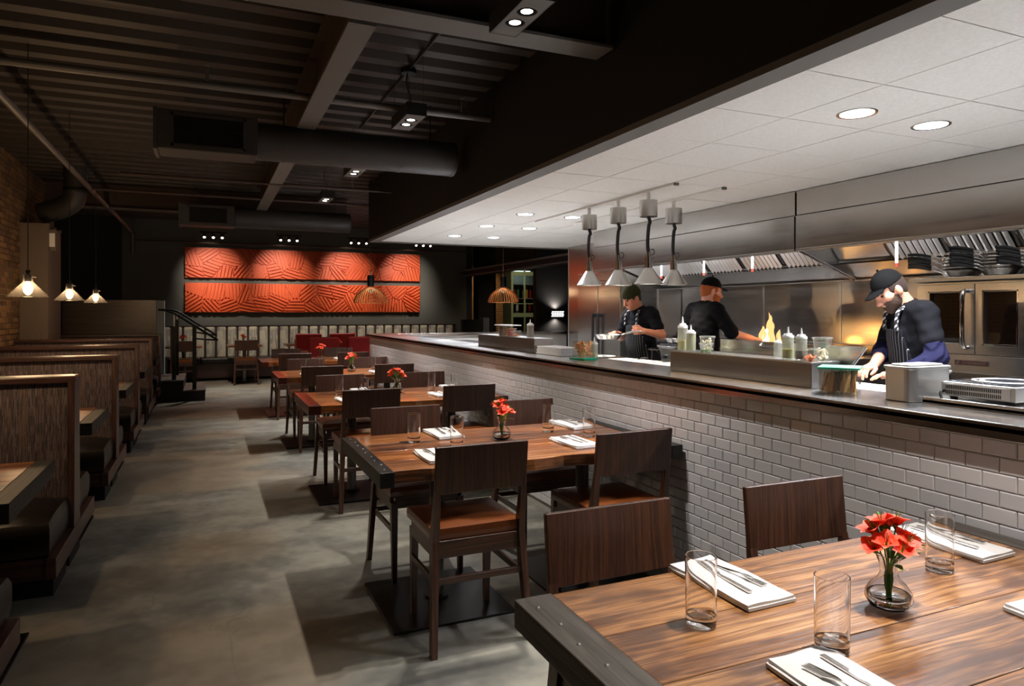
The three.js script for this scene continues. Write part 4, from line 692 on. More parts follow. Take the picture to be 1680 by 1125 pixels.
function artPanel(y0, y1, s, label) {
  const x0 = -0.43, x1 = 4.68, t = thing('relief_artwork', label, 'artwork', [0, 0, -16.15]); seed = s;
  part('backing', span(x0, x1, y0, y1, -0.035, 0.02, 0.004), M.art, t);
  const pts = []; for (let i = 0; i < 15; i++) for (let j = 0; j < 2; j++) pts.push([x0 + (i + 0.5 + rr(-0.4, 0.4)) * (x1 - x0) / 15, y0 + (j + 0.5 + rr(-0.36, 0.36)) * (y1 - y0) / 2]);
  const P = []; let last = 0;
  pts.forEach((p, i) => {
    let cell = [[x0 + 0.004, y0 + 0.004], [x1 - 0.004, y0 + 0.004], [x1 - 0.004, y1 - 0.004], [x0 + 0.004, y1 - 0.004]];
    pts.forEach((q, j) => { if (j === i) return; const nx = q[0] - p[0], ny = q[1] - p[1], l = Math.hypot(nx, ny); if (l > 1) return; cell = clipHalf(cell, nx / l, ny / l, (nx * (p[0] + q[0]) / 2 + ny * (p[1] + q[1]) / 2) / l - 0.006); });
    const a = last + rr(0.7, 2.3); last = a; const nx = Math.cos(a), ny = Math.sin(a), m = nx * p[0] + ny * p[1];
    for (let k = -10; k <= 10; k++) { let b = clipHalf(cell, nx, ny, m + k * 0.068 + 0.0205); b = clipHalf(b, -nx, -ny, -(m + k * 0.068 - 0.0205)); if (b.length >= 3) { let A = 0; for (let q = 0; q < b.length; q++) { const r = b[(q + 1) % b.length]; A += b[q][0] * r[1] - b[q][1] * r[0]; } if (A / 2 > 0.0008) P.push(...prism(b, 0.015, 0.062, 0.004)); } }
  });
  const g = new THREE.BufferGeometry(); g.setAttribute('position', new THREE.Float32BufferAttribute(P, 3)); g.computeVertexNormals(); part('carved_relief', uvm(g, 'x'), M.art, t);
}
artPanel(2.157, 2.80, 11, 'upper long orange carved relief panel on the grey wall');
artPanel(1.42, 2.05, 29, 'lower long orange carved relief panel above the striped banquette');
{
  const t = thing('banquette', 'long banquette with striped upright back panels and dark seat', 'banquette', [0, 0, 0]);
  const stripe = (k) => tex(128, 128, (u, v) => { const l = fbm(u, v, 32, 2, 2, 800 + k); let c = mix([150, 145, 134], [206, 200, 184], st(0.3, 0.7, l)); if (fbm(u, v, 3, 7, 1, 820 + k) > 0.63) c = mix(c, [214, 206, 180], 0.8); return c; }, { size: [0.2, 0.7] });
  const sm = [stripe(0), stripe(3)].map((m) => mat({ map: m, roughness: 0.85 })), dk = mat({ color: 0x3a2a26, roughness: 0.6 });
  const g1 = uvm(box(0.178, 0.66, 0.11, 0, 0, 0, 0.03), 'x'), g2 = uvm(box(0.03, 0.67, 0.085), 'x');
  part('back_board', span(-1.55, 5.6, 0.3, 1.135, -16.195, -16.15), dk, t); part('top_trim', span(-1.55, 5.6, 1.12, 1.14, -16.19, -16.05, 0.004), dk, t);
  for (let i = 0; i < 33; i++) { const x = -1.43 + i * 0.2135; const p = part('back_panel', g1, sm[i % 2], t); p.position.set(x, 0.785, -16.1); const q = part('dark_strip', g2, dk, t); q.position.set(x + 0.107, 0.785, -16.11); if (i % 2) q.scale.x = 1.4; }
  for (let k = 0; k < 5; k++) part('seat_cushion', span(-1.55 + k * 1.43 + 0.004, -1.55 + (k + 1) * 1.43 - 0.004, 0.36, 0.47, -16.05, -15.58, 0.03), M.blackLeather, t);
  part('base', [span(-1.55, 5.6, 0.06, 0.36, -16.14, -15.64)], M.booth, t); part('plinth', span(-1.55, 5.6, 0, 0.06, -16.1, -15.7), M.black, t);
}
[-0.42, 0.7, 1.82, 2.94, 4.06].forEach((x, k) => {
  const o = ['first', 'second', 'third', 'fourth', 'fifth'][k];
  const t = thing('square_table', `small wood table at the banquette, ${o} from the stairs`, 'table', [x, 0, -15.2], 0, 'small tables at the banquette');
  part('top', uvm(box(0.66, 0.04, 0.62, 0, 0.742, 0, 0.004), 'x'), WOODS[k % 4], t); part('pole', cyl(0.035, 0.035, 0.71, 0, 0.366, 0, 18), M.pipe, t); part('base_plate', box(0.5, 0.012, 0.5, 0, 0.007, 0, 0.003), M.plate, t);
  placeChair(x, -14.72, 0, `dark wood chair at the banquette table, ${o} from the stairs`, 'dark chairs at the banquette tables');
  placeVase(x - 0.02, TT + 0.001, -15.22, k * 1.7, `small banquette table, ${o} from the stairs`);
  for (const s of [-1, 1]) { const m = single('water_glass', glassG, M.glass, `water glass on small banquette table, ${o} from the stairs, ${s < 0 ? 'stair side' : 'kitchen side'} of vase`, 'glass', 'water glasses on the tables'); m.position.set(x + s * 0.18, TT + 0.001, -15.1); }
});
// red chairs round the table past the counter
{
  const t = thing('dining_table', 'plank table between four red chairs past the counter end', 'table', [2.0, 0, -12.02]);
  [-0.29, 0, 0.29].forEach((z, k) => part('plank', uvm(box(1.3, 0.05, 0.288, 0, TT - 0.025, z, 0.003), 'x', k), WOODS[(k + 1) % 4], t)); part('pole', cyl(0.036, 0.036, 0.7, 0, 0.36, 0, 18), M.pipe, t); part('base_plate', box(0.6, 0.012, 0.6, 0, 0.007, 0, 0.003), M.plate, t);
  placeVase(2.05, TT + 0.001, -12.05, 2.2, 'table between the red chairs');
  for (const [x, z, w] of [[1.75, -11.9, 'stair side'], [2.3, -11.95, 'counter side']]) { const m = single('water_glass', glassG, M.glass, `clear tall water glass on the table of red chairs, ${w}`, 'glass', 'water glasses on the tables'); m.position.set(x, TT + 0.001, z); }
  const mk = (x, z, turn, w) => {
    const c = thing('red_chair', `high backed red upholstered chair, ${w}`, 'chair', [x, 0, z], turn, 'red chairs past the counter end');
    const bk = new RoundedBoxGeometry(0.46, 0.62, 0.09, 2, 0.03); bk.rotateX(0.08); bk.translate(0, 0.73, 0.21); part('backrest', clean(bk), M.red, c); part('seat', box(0.46, 0.14, 0.46, 0, 0.42, -0.02, 0.03), M.red, c);
    for (const [sx, sz] of [[-1, -1], [1, -1], [-1, 1], [1, 1]]) part('leg', beam([sx * 0.2, 0, sz * 0.2], [sx * 0.19, 0.36, sz * 0.18], 0.026, 0.026, 0.036, 0.036), M.chair, c);
  };
  mk(1.68, -11.38, 0, 'stair side, back to the plank tables'); mk(2.28, -11.38, 0, 'counter side, back to the plank tables'); mk(1.68, -12.7, Math.PI, 'stair side, back to the art'); mk(2.28, -12.7, Math.PI, 'counter side, back to the art');
}
// slatted wood dome pendants
const slatG = (() => { const prof = [[0.268, 0.0], [0.27, 0.02], [0.258, 0.075], [0.225, 0.14], [0.165, 0.2], [0.1, 0.238], [0.05, 0.255]], P = [], n = prof.length, w = 0.0058, th = 0.004;
  const ring = prof.map(([r, y], i) => { const a = prof[Math.max(0, i - 1)], b = prof[Math.min(n - 1, i + 1)], dx = b[0] - a[0], dy = b[1] - a[1], l = Math.hypot(dx, dy), nx = dy / l, ny = -dx / l, k = Math.min(1, 0.35 + r * 3); return [[r + nx * th, y + ny * th, w * k], [r + nx * th, y + ny * th, -w * k], [r - nx * th, y - ny * th, -w * k], [r - nx * th, y - ny * th, w * k]]; });
  for (let i = 0; i + 1 < n; i++) for (let k = 0; k < 4; k++) { const m = (k + 1) % 4, a = ring[i][k], b = ring[i][m], c = ring[i + 1][m], d = ring[i + 1][k]; P.push(...a, ...b, ...c, ...a, ...c, ...d); } for (const q of [ring[0], ring[n - 1]]) P.push(...q[0], ...q[1], ...q[2], ...q[0], ...q[2], ...q[3]);
  const g = new THREE.BufferGeometry(); g.setAttribute('position', new THREE.Float32BufferAttribute(P, 3)); g.computeVertexNormals(); return uvm(g, 'y'); })();
[[2.45, 1.58, -11.3, 'above the red chairs'], [4.81, 1.6, -11.3, 'behind the far end of the counter']].forEach(([x, y, z, w]) => {
  const t = thing('slatted_pendant', `wooden slatted dome pendant lamp ${w}`, 'pendant lamp', [x, y, z], 0.04, 'slatted wood pendants');
  for (let k = 0; k < 36; k++) { const s = part('slat', slatG, M.slat, t); s.rotation.y = k / 36 * Math.PI * 2; }
  part('bottom_ring', lathe([[0.262, 0.0], [0.274, 0.0], [0.274, 0.008], [0.262, 0.008], [0.262, 0.0]], 60), M.slat, t); part('hub', lathe([[0.0005, 0.25], [0.05, 0.25], [0.058, 0.262], [0.05, 0.275], [0.0005, 0.275]], 32), M.slat, t);
  part('sleeve', cyl(0.056, 0.056, 0.18, 0, 0.365, 0, 24, 'y'), M.darkMetal, t); part('rod', [rod([0, 0.45, 0], [0, 0.53, 0], 0.012), moved(clean(new THREE.SphereGeometry(0.016, 12, 8)), 0, 0.52, 0), rod([0, 0.53, 0], [0, 1.78, 0], 0.003)], M.silver, t);
  part('bulb', moved(clean(new THREE.SphereGeometry(0.035, 16, 12)), 0, 0.2, 0), glow(0xffd9a8, 0.4), t); point(t, [0, 0.2, 0], 0xffd9a8, POWER.cage * 0.13, 2);
});
// ---------------------------------------------------------------- people: smooth unions of tapered capsules, meshed as one surface
const A3 = (p) => p.isVector3 ? [p.x, p.y, p.z] : p;
function cone(a, b, ra, rb) { const d = [b[0] - a[0], b[1] - a[1], b[2] - a[2]], l2 = d[0] * d[0] + d[1] * d[1] + d[2] * d[2] || 1e-9; return (x, y, z) => { const px = x - a[0], py = y - a[1], pz = z - a[2]; const t = Math.max(0, Math.min(1, (px * d[0] + py * d[1] + pz * d[2]) / l2)); return Math.hypot(px - d[0] * t, py - d[1] * t, pz - d[2] * t) - (ra + (rb - ra) * t); }; }
function ell(c, r, q) { const inv = q ? q.clone().invert() : null, v = V(0, 0, 0), m = Math.min(...r); return (x, y, z) => { v.set(x - c[0], y - c[1], z - c[2]); if (inv) v.applyQuaternion(inv); const k0 = Math.hypot(v.x / r[0], v.y / r[1], v.z / r[2]), k1 = Math.hypot(v.x / (r[0] * r[0]), v.y / (r[1] * r[1]), v.z / (r[2] * r[2])); return k1 < 1e-9 ? -m : k0 * (k0 - 1) / k1; }; }
function uni(list, k) { return (x, y, z) => { let s = 1e9; for (const f of list) { const d = f(x, y, z); const h = Math.max(k - Math.abs(s - d), 0) / k; s = Math.min(s, d) - h * h * k * 0.25; } return s; }; }
function surfaceNet(f, lo, hi, cell) {
  const n = [0, 1, 2].map((k) => Math.ceil((hi[k] - lo[k]) / cell) + 1), [nx, ny, nz] = n, F = new Float32Array(nx * ny * nz), at = (i, j, k) => (k * ny + j) * nx + i;
  for (let k = 0; k < nz; k++) for (let j = 0; j < ny; j++) for (let i = 0; i < nx; i++) F[at(i, j, k)] = f(lo[0] + i * cell, lo[1] + j * cell, lo[2] + k * cell);
  const id = new Int32Array(nx * ny * nz).fill(-1), P = [], I = [], C = [[0, 0, 0], [1, 0, 0], [0, 1, 0], [1, 1, 0], [0, 0, 1], [1, 0, 1], [0, 1, 1], [1, 1, 1]], E = [[0, 1], [2, 3], [4, 5], [6, 7], [0, 2], [1, 3], [4, 6], [5, 7], [0, 4], [1, 5], [2, 6], [3, 7]];
  for (let k = 0; k < nz - 1; k++) for (let j = 0; j < ny - 1; j++) for (let i = 0; i < nx - 1; i++) {
    const v = C.map((c) => F[at(i + c[0], j + c[1], k + c[2])]); let neg = 0; for (const q of v) if (q < 0) neg++; if (neg === 0 || neg === 8) continue;
    let s = [0, 0, 0], m = 0; for (const [a, b] of E) if ((v[a] < 0) !== (v[b] < 0)) { const t = v[a] / (v[a] - v[b]); for (let q = 0; q < 3; q++) s[q] += C[a][q] + (C[b][q] - C[a][q]) * t; m++; }
    id[at(i, j, k)] = P.length / 3; P.push(lo[0] + (i + s[0] / m) * cell, lo[1] + (j + s[1] / m) * cell, lo[2] + (k + s[2] / m) * cell);
  }
  const quad = (a, b, c, d, flip) => { if (a < 0 || b < 0 || c < 0 || d < 0) return; flip ? I.push(a, c, b, a, d, c) : I.push(a, b, c, a, c, d); };
  for (let k = 1; k < nz - 1; k++) for (let j = 1; j < ny - 1; j++) for (let i = 1; i < nx - 1; i++) {
    const a = F[at(i, j, k)];
    if ((a < 0) !== (F[at(i + 1, j, k)] < 0)) quad(id[at(i, j - 1, k - 1)], id[at(i, j, k - 1)], id[at(i, j, k)], id[at(i, j - 1, k)], a >= 0);
    if ((a < 0) !== (F[at(i, j + 1, k)] < 0)) quad(id[at(i - 1, j, k - 1)], id[at(i - 1, j, k)], id[at(i, j, k)], id[at(i, j, k - 1)], a >= 0);
    if ((a < 0) !== (F[at(i, j, k + 1)] < 0)) quad(id[at(i - 1, j - 1, k)], id[at(i, j - 1, k)], id[at(i, j, k)], id[at(i - 1, j, k)], a >= 0);
  }
  const g = new THREE.BufferGeometry(); g.setAttribute('position', new THREE.Float32BufferAttribute(P, 3)); g.setIndex(I); g.computeVertexNormals(); const uv = new Float32Array(P.length / 3 * 2); for (let i = 0; i < P.length / 3; i++) { uv[2 * i] = P[3 * i]; uv[2 * i + 1] = P[3 * i + 1]; } g.setAttribute('uv', new THREE.Float32BufferAttribute(uv, 2)); return g;
}
function boundsOf(pts, pad) { const lo = [1e9, 1e9, 1e9], hi = [-1e9, -1e9, -1e9]; for (const p of pts) for (let k = 0; k < 3; k++) { lo[k] = Math.min(lo[k], p[k] - pad); hi[k] = Math.max(hi[k], p[k] + pad); } return [lo, hi]; }
const add = (a, b, k = 1) => [a[0] + b[0] * k, a[1] + b[1] * k, a[2] + b[2] * k], lerp = (a, b, t) => [a[0] + (b[0] - a[0]) * t, a[1] + (b[1] - a[1]) * t, a[2] + (b[2] - a[2]) * t];
// a hand: palm from the wrist along dir, fingers bending toward curl, thumb on the side 'thumb'
function hand(w, dir, down, side, bend, spread = 1) {
  const D = V(...dir).normalize(), Nn = V(...down).addScaledVector(D, -V(...down).dot(D)).normalize(), S = V(...side).addScaledVector(D, -V(...side).dot(D)).addScaledVector(Nn, -V(...side).dot(Nn)).normalize();
  const P = (d, s, n) => [w[0] + D.x * d + S.x * s + Nn.x * n, w[1] + D.y * d + S.y * s + Nn.y * n, w[2] + D.z * d + S.z * s + Nn.z * n];
  const L = [], pts = [w]; for (const s of [-0.024, -0.008, 0.008, 0.024]) L.push(cone(P(0.012, s * 0.7, 0), P(0.088, s * 1.15, 0.002), 0.0155, 0.0125));
  const palm = uni(L, 0.012), F = [palm];
  [[0.028, 0.062, 0.0085], [0.0095, 0.076, 0.009], [-0.0095, 0.07, 0.0088], [-0.028, 0.055, 0.0078]].forEach(([s, len, r], k) => {
    let d = 0.086 - Math.abs(s) * 0.2, n = 0.002, a = 0.25 * bend + 0.05 * k * bend, c = P(d, s * spread, n); for (const q of [0.45, 0.32, 0.23]) { a += bend * 0.75; const e = P(d += Math.cos(a) * len * q, s * spread * (1 + 0.1 * q), n += Math.sin(a) * len * q); F.push(cone(c, e, r, r * 0.93)); c = e; pts.push(e); }
  });
  let c = P(0.022, 0.026, 0.006); for (const [d, s, n, r] of [[0.05, 0.048, 0.014, 0.0105], [0.074, 0.05, 0.014 + 0.02 * bend, 0.0095], [0.094, 0.044, 0.014 + 0.04 * bend, 0.0085]]) { const e = P(d, s, n); F.push(cone(c, e, 0.0115, r)); c = e; pts.push(e); }
  return [uni(F, 0.004), pts];
}
const stripeTex = tex(256, 16, (u) => { const k = (u * 8) % 1; return k > 0.43 && k < 0.485 ? [150, 150, 152] : [20, 20, 23]; }, { size: [0.16, 1] });
const M_apron = mat({ map: stripeTex, roughness: 0.85, specularIntensity: 0.2, side: THREE.DoubleSide }), M_strap = mat({ map: tex(16, 64, (u, v) => ((v * 2 + u * 0.6) % 1 > 0.68 ? [190, 190, 190] : [20, 20, 22]), { size: [0.03, 0.09] }), roughness: 0.85 });
function chef(o) {
  const t = thing('person', o.label, 'person', o.at, o.turn), J = o.j, skin = mat({ color: o.skin, roughness: 0.55 });
  const head = V(...J.head), q = new THREE.Quaternion().setFromEuler(new THREE.Euler(o.tilt, o.yaw, o.roll || 0, 'YXZ')), qi = q.clone().invert(), H = (x, y, z) => A3(V(x, y, z).applyQuaternion(q).add(head));
  // ---- body: head and neck, arms and hands, hidden trunk and legs, one surface
  const hd = [ell(H(0, 0.035, -0.008), [0.074, 0.088, 0.094], q), ell(H(0, -0.035, 0.02), [0.056, 0.075, 0.068], q), cone(H(0, -0.085, 0.055), H(0, -0.09, 0.06), 0.02, 0.022), cone(H(0, 0.012, 0.086), H(0, -0.03, 0.112), 0.008, 0.0125), cone(H(-0.01, -0.034, 0.096), H(0.01, -0.034, 0.096), 0.009, 0.009), cone(H(-0.03, 0.03, 0.082), H(0.03, 0.03, 0.082), 0.011, 0.011), cone(H(-0.022, -0.062, 0.078), H(0.022, -0.062, 0.078), 0.01, 0.01), ell(H(0.045, -0.015, 0.055), [0.026, 0.024, 0.026], q), ell(H(-0.045, -0.015, 0.055), [0.026, 0.024, 0.026], q)];
  const ears = [1, -1].map((s) => ell(H(s * 0.076, -0.008, -0.012), [0.011, 0.032, 0.02], q)), eyes = [1, -1].map((s) => ell(H(s * 0.032, 0.008, 0.088), [0.015, 0.009, 0.012], q));
  const hU = uni(hd, 0.022), headF = (x, y, z) => { let d = hU(x, y, z); for (const e of eyes) { const k = -e(x, y, z), h = Math.max(0.012 - Math.abs(d - k), 0) / 0.012; d = Math.max(d, k) + h * h * 0.003; } for (const e of ears) { const k = e(x, y, z), h = Math.max(0.01 - Math.abs(d - k), 0) / 0.01; d = Math.min(d, k) - h * h * 0.0025; } return d; };
  const neckF = cone(J.neck, H(0, -0.035, -0.025), 0.062, 0.054), neckAll = (x, y, z) => { const a = headF(x, y, z), b = neckF(x, y, z), h = Math.max(0.03 - Math.abs(a - b), 0) / 0.03; return Math.min(a, b) - h * h * 0.0075; };
  const trunk = (e) => [ell(lerp(J.hip, J.chest, 0.85), [0.165 + e, 0.17 + e, 0.108 + e]), cone(J.hip, J.chest, 0.135 + e, 0.125 + e), ell(J.hip, [0.16 + e, 0.13 + e, 0.115 + e]), cone(add(J.shL, [-0.05, 0, 0]), add(J.shR, [0.05, 0, 0]), 0.078 + e, 0.078 + e), cone(lerp(J.chest, J.neck, 0.4), J.neck, 0.09 + e, 0.062 + e), ell(add(lerp(J.hip, J.chest, 0.45), [0, 0, 0.03]), [0.145 + e, 0.17 + e, 0.105 + e])];
  const legs = (e) => [1, -1].flatMap((s) => [cone(add(J.hip, [s * 0.09, -0.05, 0]), [s * 0.11, 0.5, 0.02], 0.088 + e, 0.062 + e), cone([s * 0.11, 0.5, 0.02], [s * 0.12, 0.1, -0.01], 0.062 + e, 0.05 + e)]);
  const arms = [['L', 1], ['R', -1]], gs = [];
  const bones = [...trunk(-0.012), ...legs(-0.012)]; for (const [k] of arms) bones.push(cone(J['sh' + k], J['el' + k], 0.05, 0.042), cone(J['el' + k], J['wr' + k], 0.042, 0.029));
  const all = [J.hip, J.neck, J.shL, J.shR, J.elL, J.elR, J.wrL, J.wrR, [0.14, 0.06, 0.02], [-0.14, 0.06, 0.02]];
  gs.push(surfaceNet(uni(bones, 0.035), ...boundsOf(all, 0.2), 0.014));
  gs.push(surfaceNet(neckAll, ...boundsOf([J.head, J.neck], 0.15), 0.0045));
  for (const [k] of arms) { const [f, pts] = hand(...J['hand' + k]); const w = J['wr' + k], fo = cone(lerp(J['el' + k], w, 0.55), w, 0.035, 0.027); gs.push(surfaceNet(uni([f, fo], 0.014), ...boundsOf([...pts, w], 0.036), 0.0038)); }
  for (const s of [1, -1]) gs.push(surfaceNet(uni([cone([s * 0.12, 0.07, -0.02], [s * 0.13, 0.045, 0.15], 0.05, 0.04), cone([s * 0.12, 0.12, -0.02], [s * 0.12, 0.06, -0.02], 0.05, 0.052)], 0.03), [s * 0.12 - 0.12, -0.03, -0.12], [s * 0.12 + 0.12, 0.2, 0.25], 0.016));
  part('body', gs, skin, t);
  // ---- clothes
  const sleeve = o.sleeve ?? 0.62, sh = trunk(0.006); for (const [k] of arms) sh.push(cone(J['sh' + k], lerp(J['sh' + k], J['el' + k], sleeve), 0.068, 0.064));
  const shU = uni(sh, 0.04), wr = (x, y, z) => 0.0035 * Math.sin(x * 38 + y * 26) * Math.sin(y * 41 - z * 23 + x * 11) + 0.002 * Math.sin(y * 95 + z * 40), hemY = J.hip[1] - 0.1, collar = ell(add(J.neck, [0, 0.035, 0.012]), [0.062, 0.05, 0.062]);
  const shirtF = (x, y, z) => Math.max(shU(x, y, z) + wr(x, y, z), hemY - y, -collar(x, y, z)); part('shirt', surfaceNet(shirtF, ...boundsOf([J.hip, J.neck, J.shL, J.shR, J.elL, J.elR], 0.16), 0.0095), M.shirt, t);
  const trU = uni([...legs(0.012), ell(J.hip, [0.168, 0.14, 0.125])], 0.04); part('trousers', surfaceNet((x, y, z) => Math.max(trU(x, y, z), y - J.hip[1] - 0.03, 0.06 - y), ...boundsOf([J.hip, [0.2, 0.06, 0], [-0.2, 0.06, 0]], 0.2), 0.016), M.trousers, t);
  for (const s of [1, -1]) part('shoe', surfaceNet(uni([cone([s * 0.12, 0.06, -0.04], [s * 0.13, 0.05, 0.17], 0.055, 0.046), cone([s * 0.12, 0.09, -0.03], [s * 0.12, 0.05, -0.03], 0.056, 0.056)], 0.03), [s * 0.12 - 0.12, 0, -0.14], [s * 0.12 + 0.12, 0.2, 0.27], 0.014), M.blackRubber, t);
  if (o.long) for (const k of o.long) { const f = cone(lerp(J['sh' + k], J['el' + k], sleeve - 0.08), J['el' + k], 0.058, 0.055), g = cone(J['el' + k], lerp(J['el' + k], J['wr' + k], k === 'L' ? 0.8 : 0.35), 0.055, 0.045); const u = uni([f, g], 0.03); part('long_sleeve', surfaceNet((x, y, z) => u(x, y, z) + 0.0045 * Math.sin((x + y * 1.3 + z) * 110), ...boundsOf([J['sh' + k], J['el' + k], J['wr' + k]], 0.08), 0.0075), M.navy, t); }
  if (o.apron) {
    const bibTop = J.chest[1] + 0.03; const ap = part('apron', surfaceNet((x, y, z) => { const d = shU(x, y, z), w = y > J.hip[1] + 0.12 ? 0.1 + 0.5 * Math.max(0, bibTop - y) * 0.5 : 0.3; return Math.max(Math.abs(d - 0.012) - 0.0062, y - bibTop, 0.5 - y, Math.abs(x) - w, (y > J.hip[1] + 0.12 ? J.hip[2] + 0.02 : J.hip[2] - 0.09) - z); }, ...boundsOf([J.hip, J.chest, [0.25, 0.5, 0.1], [-0.25, 0.5, 0.1]], 0.2), 0.0085), M_apron, t);
    for (const s of [1, -1]) { const p0 = V(s * 0.09, bibTop - 0.01, J.chest[2] + 0.135), p2 = V(s * 0.062, J.neck[1] + 0.012, J.neck[2] - 0.02), mid = p0.clone().lerp(p2, 0.5).add(V(s * 0.012, 0.035, 0.04)); const c = new THREE.CatmullRomCurve3([p0, mid, p2]); const g = new THREE.TubeGeometry(c, 20, 0.012, 6); const uv = g.attributes.uv; for (let i = 0; i < uv.count; i++) { const a = uv.getX(i), b = uv.getY(i); uv.setXY(i, b * 0.06, a * c.getLength()); } part('apron_strap', g, M_strap, t); }
    part('apron_tie', [tube([...Array(24)].map((_, i) => { const a = i / 24 * 2 * Math.PI; return [J.hip[0] + 0.186 * Math.sin(a), J.hip[1] + 0.1 + 0.006 * Math.sin(a * 3), lerp(J.hip, J.chest, 0.25)[2] + 0.142 * Math.cos(a)]; }), 0.009, 6, 60, true)], M_strap, t);
  }
  // ---- hat, hair, beard
  const hairM = mat({ color: o.hair, roughness: 0.9 }), capM = mat({ color: o.capColor, roughness: 0.92, specularIntensity: 0.15 });
  if (o.cap) {
    const crown = (x, y, z) => { const d = ell(H(0, 0.045, -0.01), [0.082, 0.094, 0.1], q)(x, y, z), v = V(x, y, z).sub(head).applyQuaternion(qi); return Math.max(d, 0.048 + 0.06 * Math.max(0, v.z * 0.25) - v.y - 0.008); };
    const c = part('cap', surfaceNet(crown, ...boundsOf([J.head], 0.19), 0.0065), capM, t);
    const brim = (x, y, z) => { const v = V(x, y, z).sub(head).applyQuaternion(qi); const cy = 0.055 - (v.z - 0.08) * 0.28 - v.x * v.x * 3.2; return Math.max(Math.abs(v.y - cy) - 0.004, Math.hypot(v.x / 0.076, (v.z - 0.065) / 0.095) * 0.09 - 0.09, 0.06 - v.z); };
    part('brim', surfaceNet(brim, ...boundsOf([J.head], 0.21), 0.0045), capM, c); part('top_button', moved(clean(new THREE.SphereGeometry(0.008, 10, 6)), ...H(0, 0.147, -0.01)), capM, c);
  } else {
    part('beanie', surfaceNet((x, y, z) => { const v = V(x, y, z).sub(head).applyQuaternion(qi); const d = ell(H(0, 0.048, -0.012), [0.086, 0.105, 0.106], q)(x, y, z); return Math.max(d - (v.y < 0.045 ? 0.004 : 0), 0.018 - v.y - 0.25 * (v.z) * 0.12); }, ...boundsOf([J.head], 0.19), 0.0065), capM, t);
  }
  part('hair', surfaceNet((x, y, z) => { const v = V(x, y, z).sub(head).applyQuaternion(qi); return Math.max(uni([ell(H(0, 0.03, -0.012), [0.079, 0.09, 0.098], q), ell(H(0, -0.02, -0.045), [0.06, 0.06, 0.055], q)], 0.02)(x, y, z) - 0.001 * Math.sin(x * 700) * Math.sin(y * 600), v.z - 0.035 + Math.max(0, 0.0 - v.y) * 1.2, v.y - 0.07, -0.075 - v.y, 0.02 - Math.hypot(v.y + 0.008, v.z + 0.006)); }, ...boundsOf([J.head], 0.17), 0.006), hairM, t);
  if (o.beard) part('beard', surfaceNet((x, y, z) => { const v = V(x, y, z).sub(head).applyQuaternion(qi); const mouth = Math.hypot(v.x / 0.024, (v.y + 0.057) / 0.008) * 0.012 - 0.012; return Math.max(uni([ell(H(0, -0.045, 0.022), [0.062, 0.078, 0.073], q), cone(H(0, -0.095, 0.058), H(0, -0.1, 0.06), 0.026, 0.026)], 0.02)(x, y, z) - 0.004 - 0.0012 * Math.sin(x * 520) * Math.sin(y * 480), v.y + 0.036 - (Math.abs(v.x) > 0.04 ? 0.045 : 0), -0.0 - v.z + (v.y > -0.06 ? 0.0 : -0.01), v.z > 0.06 ? -mouth : -1); }, ...boundsOf([J.head], 0.17), 0.0055), mat({ color: o.beard, roughness: 0.9 }), t);
  part('eye', [1, -1].map((s) => moved(clean(new THREE.SphereGeometry(0.0095, 12, 8)), ...H(s * 0.032, 0.007, 0.077))), mat({ color: 0x3a2a22, roughness: 0.2 }), t);
  part('eyebrow', [1, -1].map((s) => tube([H(s * 0.016, 0.029, 0.095), H(s * 0.034, 0.034, 0.09), H(s * 0.052, 0.026, 0.074)], 0.0045, 6, 10)), hairM, t);
  return t;
}
// chef bending over the cutting board beside the pot
chef({ label: 'chef in black cap and pinstripe apron bending over a cutting board', at: [4.08, 0.006, -2.93], turn: -Math.PI / 2 - 0.55, skin: 0xc98f74, hair: 0x2c1d14, capColor: 0x121212, cap: true, beard: 0x3a281c, apron: true, long: ['L', 'R'], tilt: 0.62, yaw: 0.18, roll: 0.05,
  j: { hip: [0, 0.97, -0.03], chest: [0, 1.3, 0.04], neck: [0.01, 1.475, 0.09], head: [0.02, 1.572, 0.185], shL: [0.17, 1.43, 0.04], shR: [-0.17, 1.425, 0.06], elL: [0.29, 1.17, 0.03], elR: [-0.22, 1.17, 0.14], wrL: [0.31, 1.075, 0.24], wrR: [0.1, 1.11, 0.31],
    handL: [[0.31, 1.075, 0.24], [-0.35, -0.02, 0.9], [0, -1, 0.1], [-1, 0, 0], 0.3], handR: [[0.1, 1.11, 0.31], [0.55, -0.2, 0.8], [0.1, -1, 0], [1, 0, 0], 0.5] } });
// chef holding a pan
chef({ label: 'chef in dark beanie and striped apron holding a frying pan', at: [4.2, 0.006, -6.1], turn: -Math.PI / 2 + 0.12, skin: 0xa86a4e, hair: 0x1a120e, capColor: 0x2a2a18, cap: false, apron: true, tilt: 0.45, yaw: -0.1,
  j: { hip: [0, 0.95, -0.02], chest: [0, 1.27, 0.04], neck: [0, 1.465, 0.08], head: [0, 1.575, 0.16], shL: [0.19, 1.41, 0.05], shR: [-0.19, 1.395, 0.05], elL: [0.29, 1.2, 0.02], elR: [-0.27, 1.17, 0.08], wrL: [0.31, 1.245, 0.27], wrR: [-0.12, 1.21, 0.29],
    handL: [[0.31, 1.245, 0.27], [-0.05, 0.05, 1], [-1, -0.1, 0], [0, 1, 0.2], 0.95], handR: [[-0.12, 1.21, 0.29], [0.5, 0, 0.8], [0, -1, 0], [1, 0.2, 0], 0.5] } });
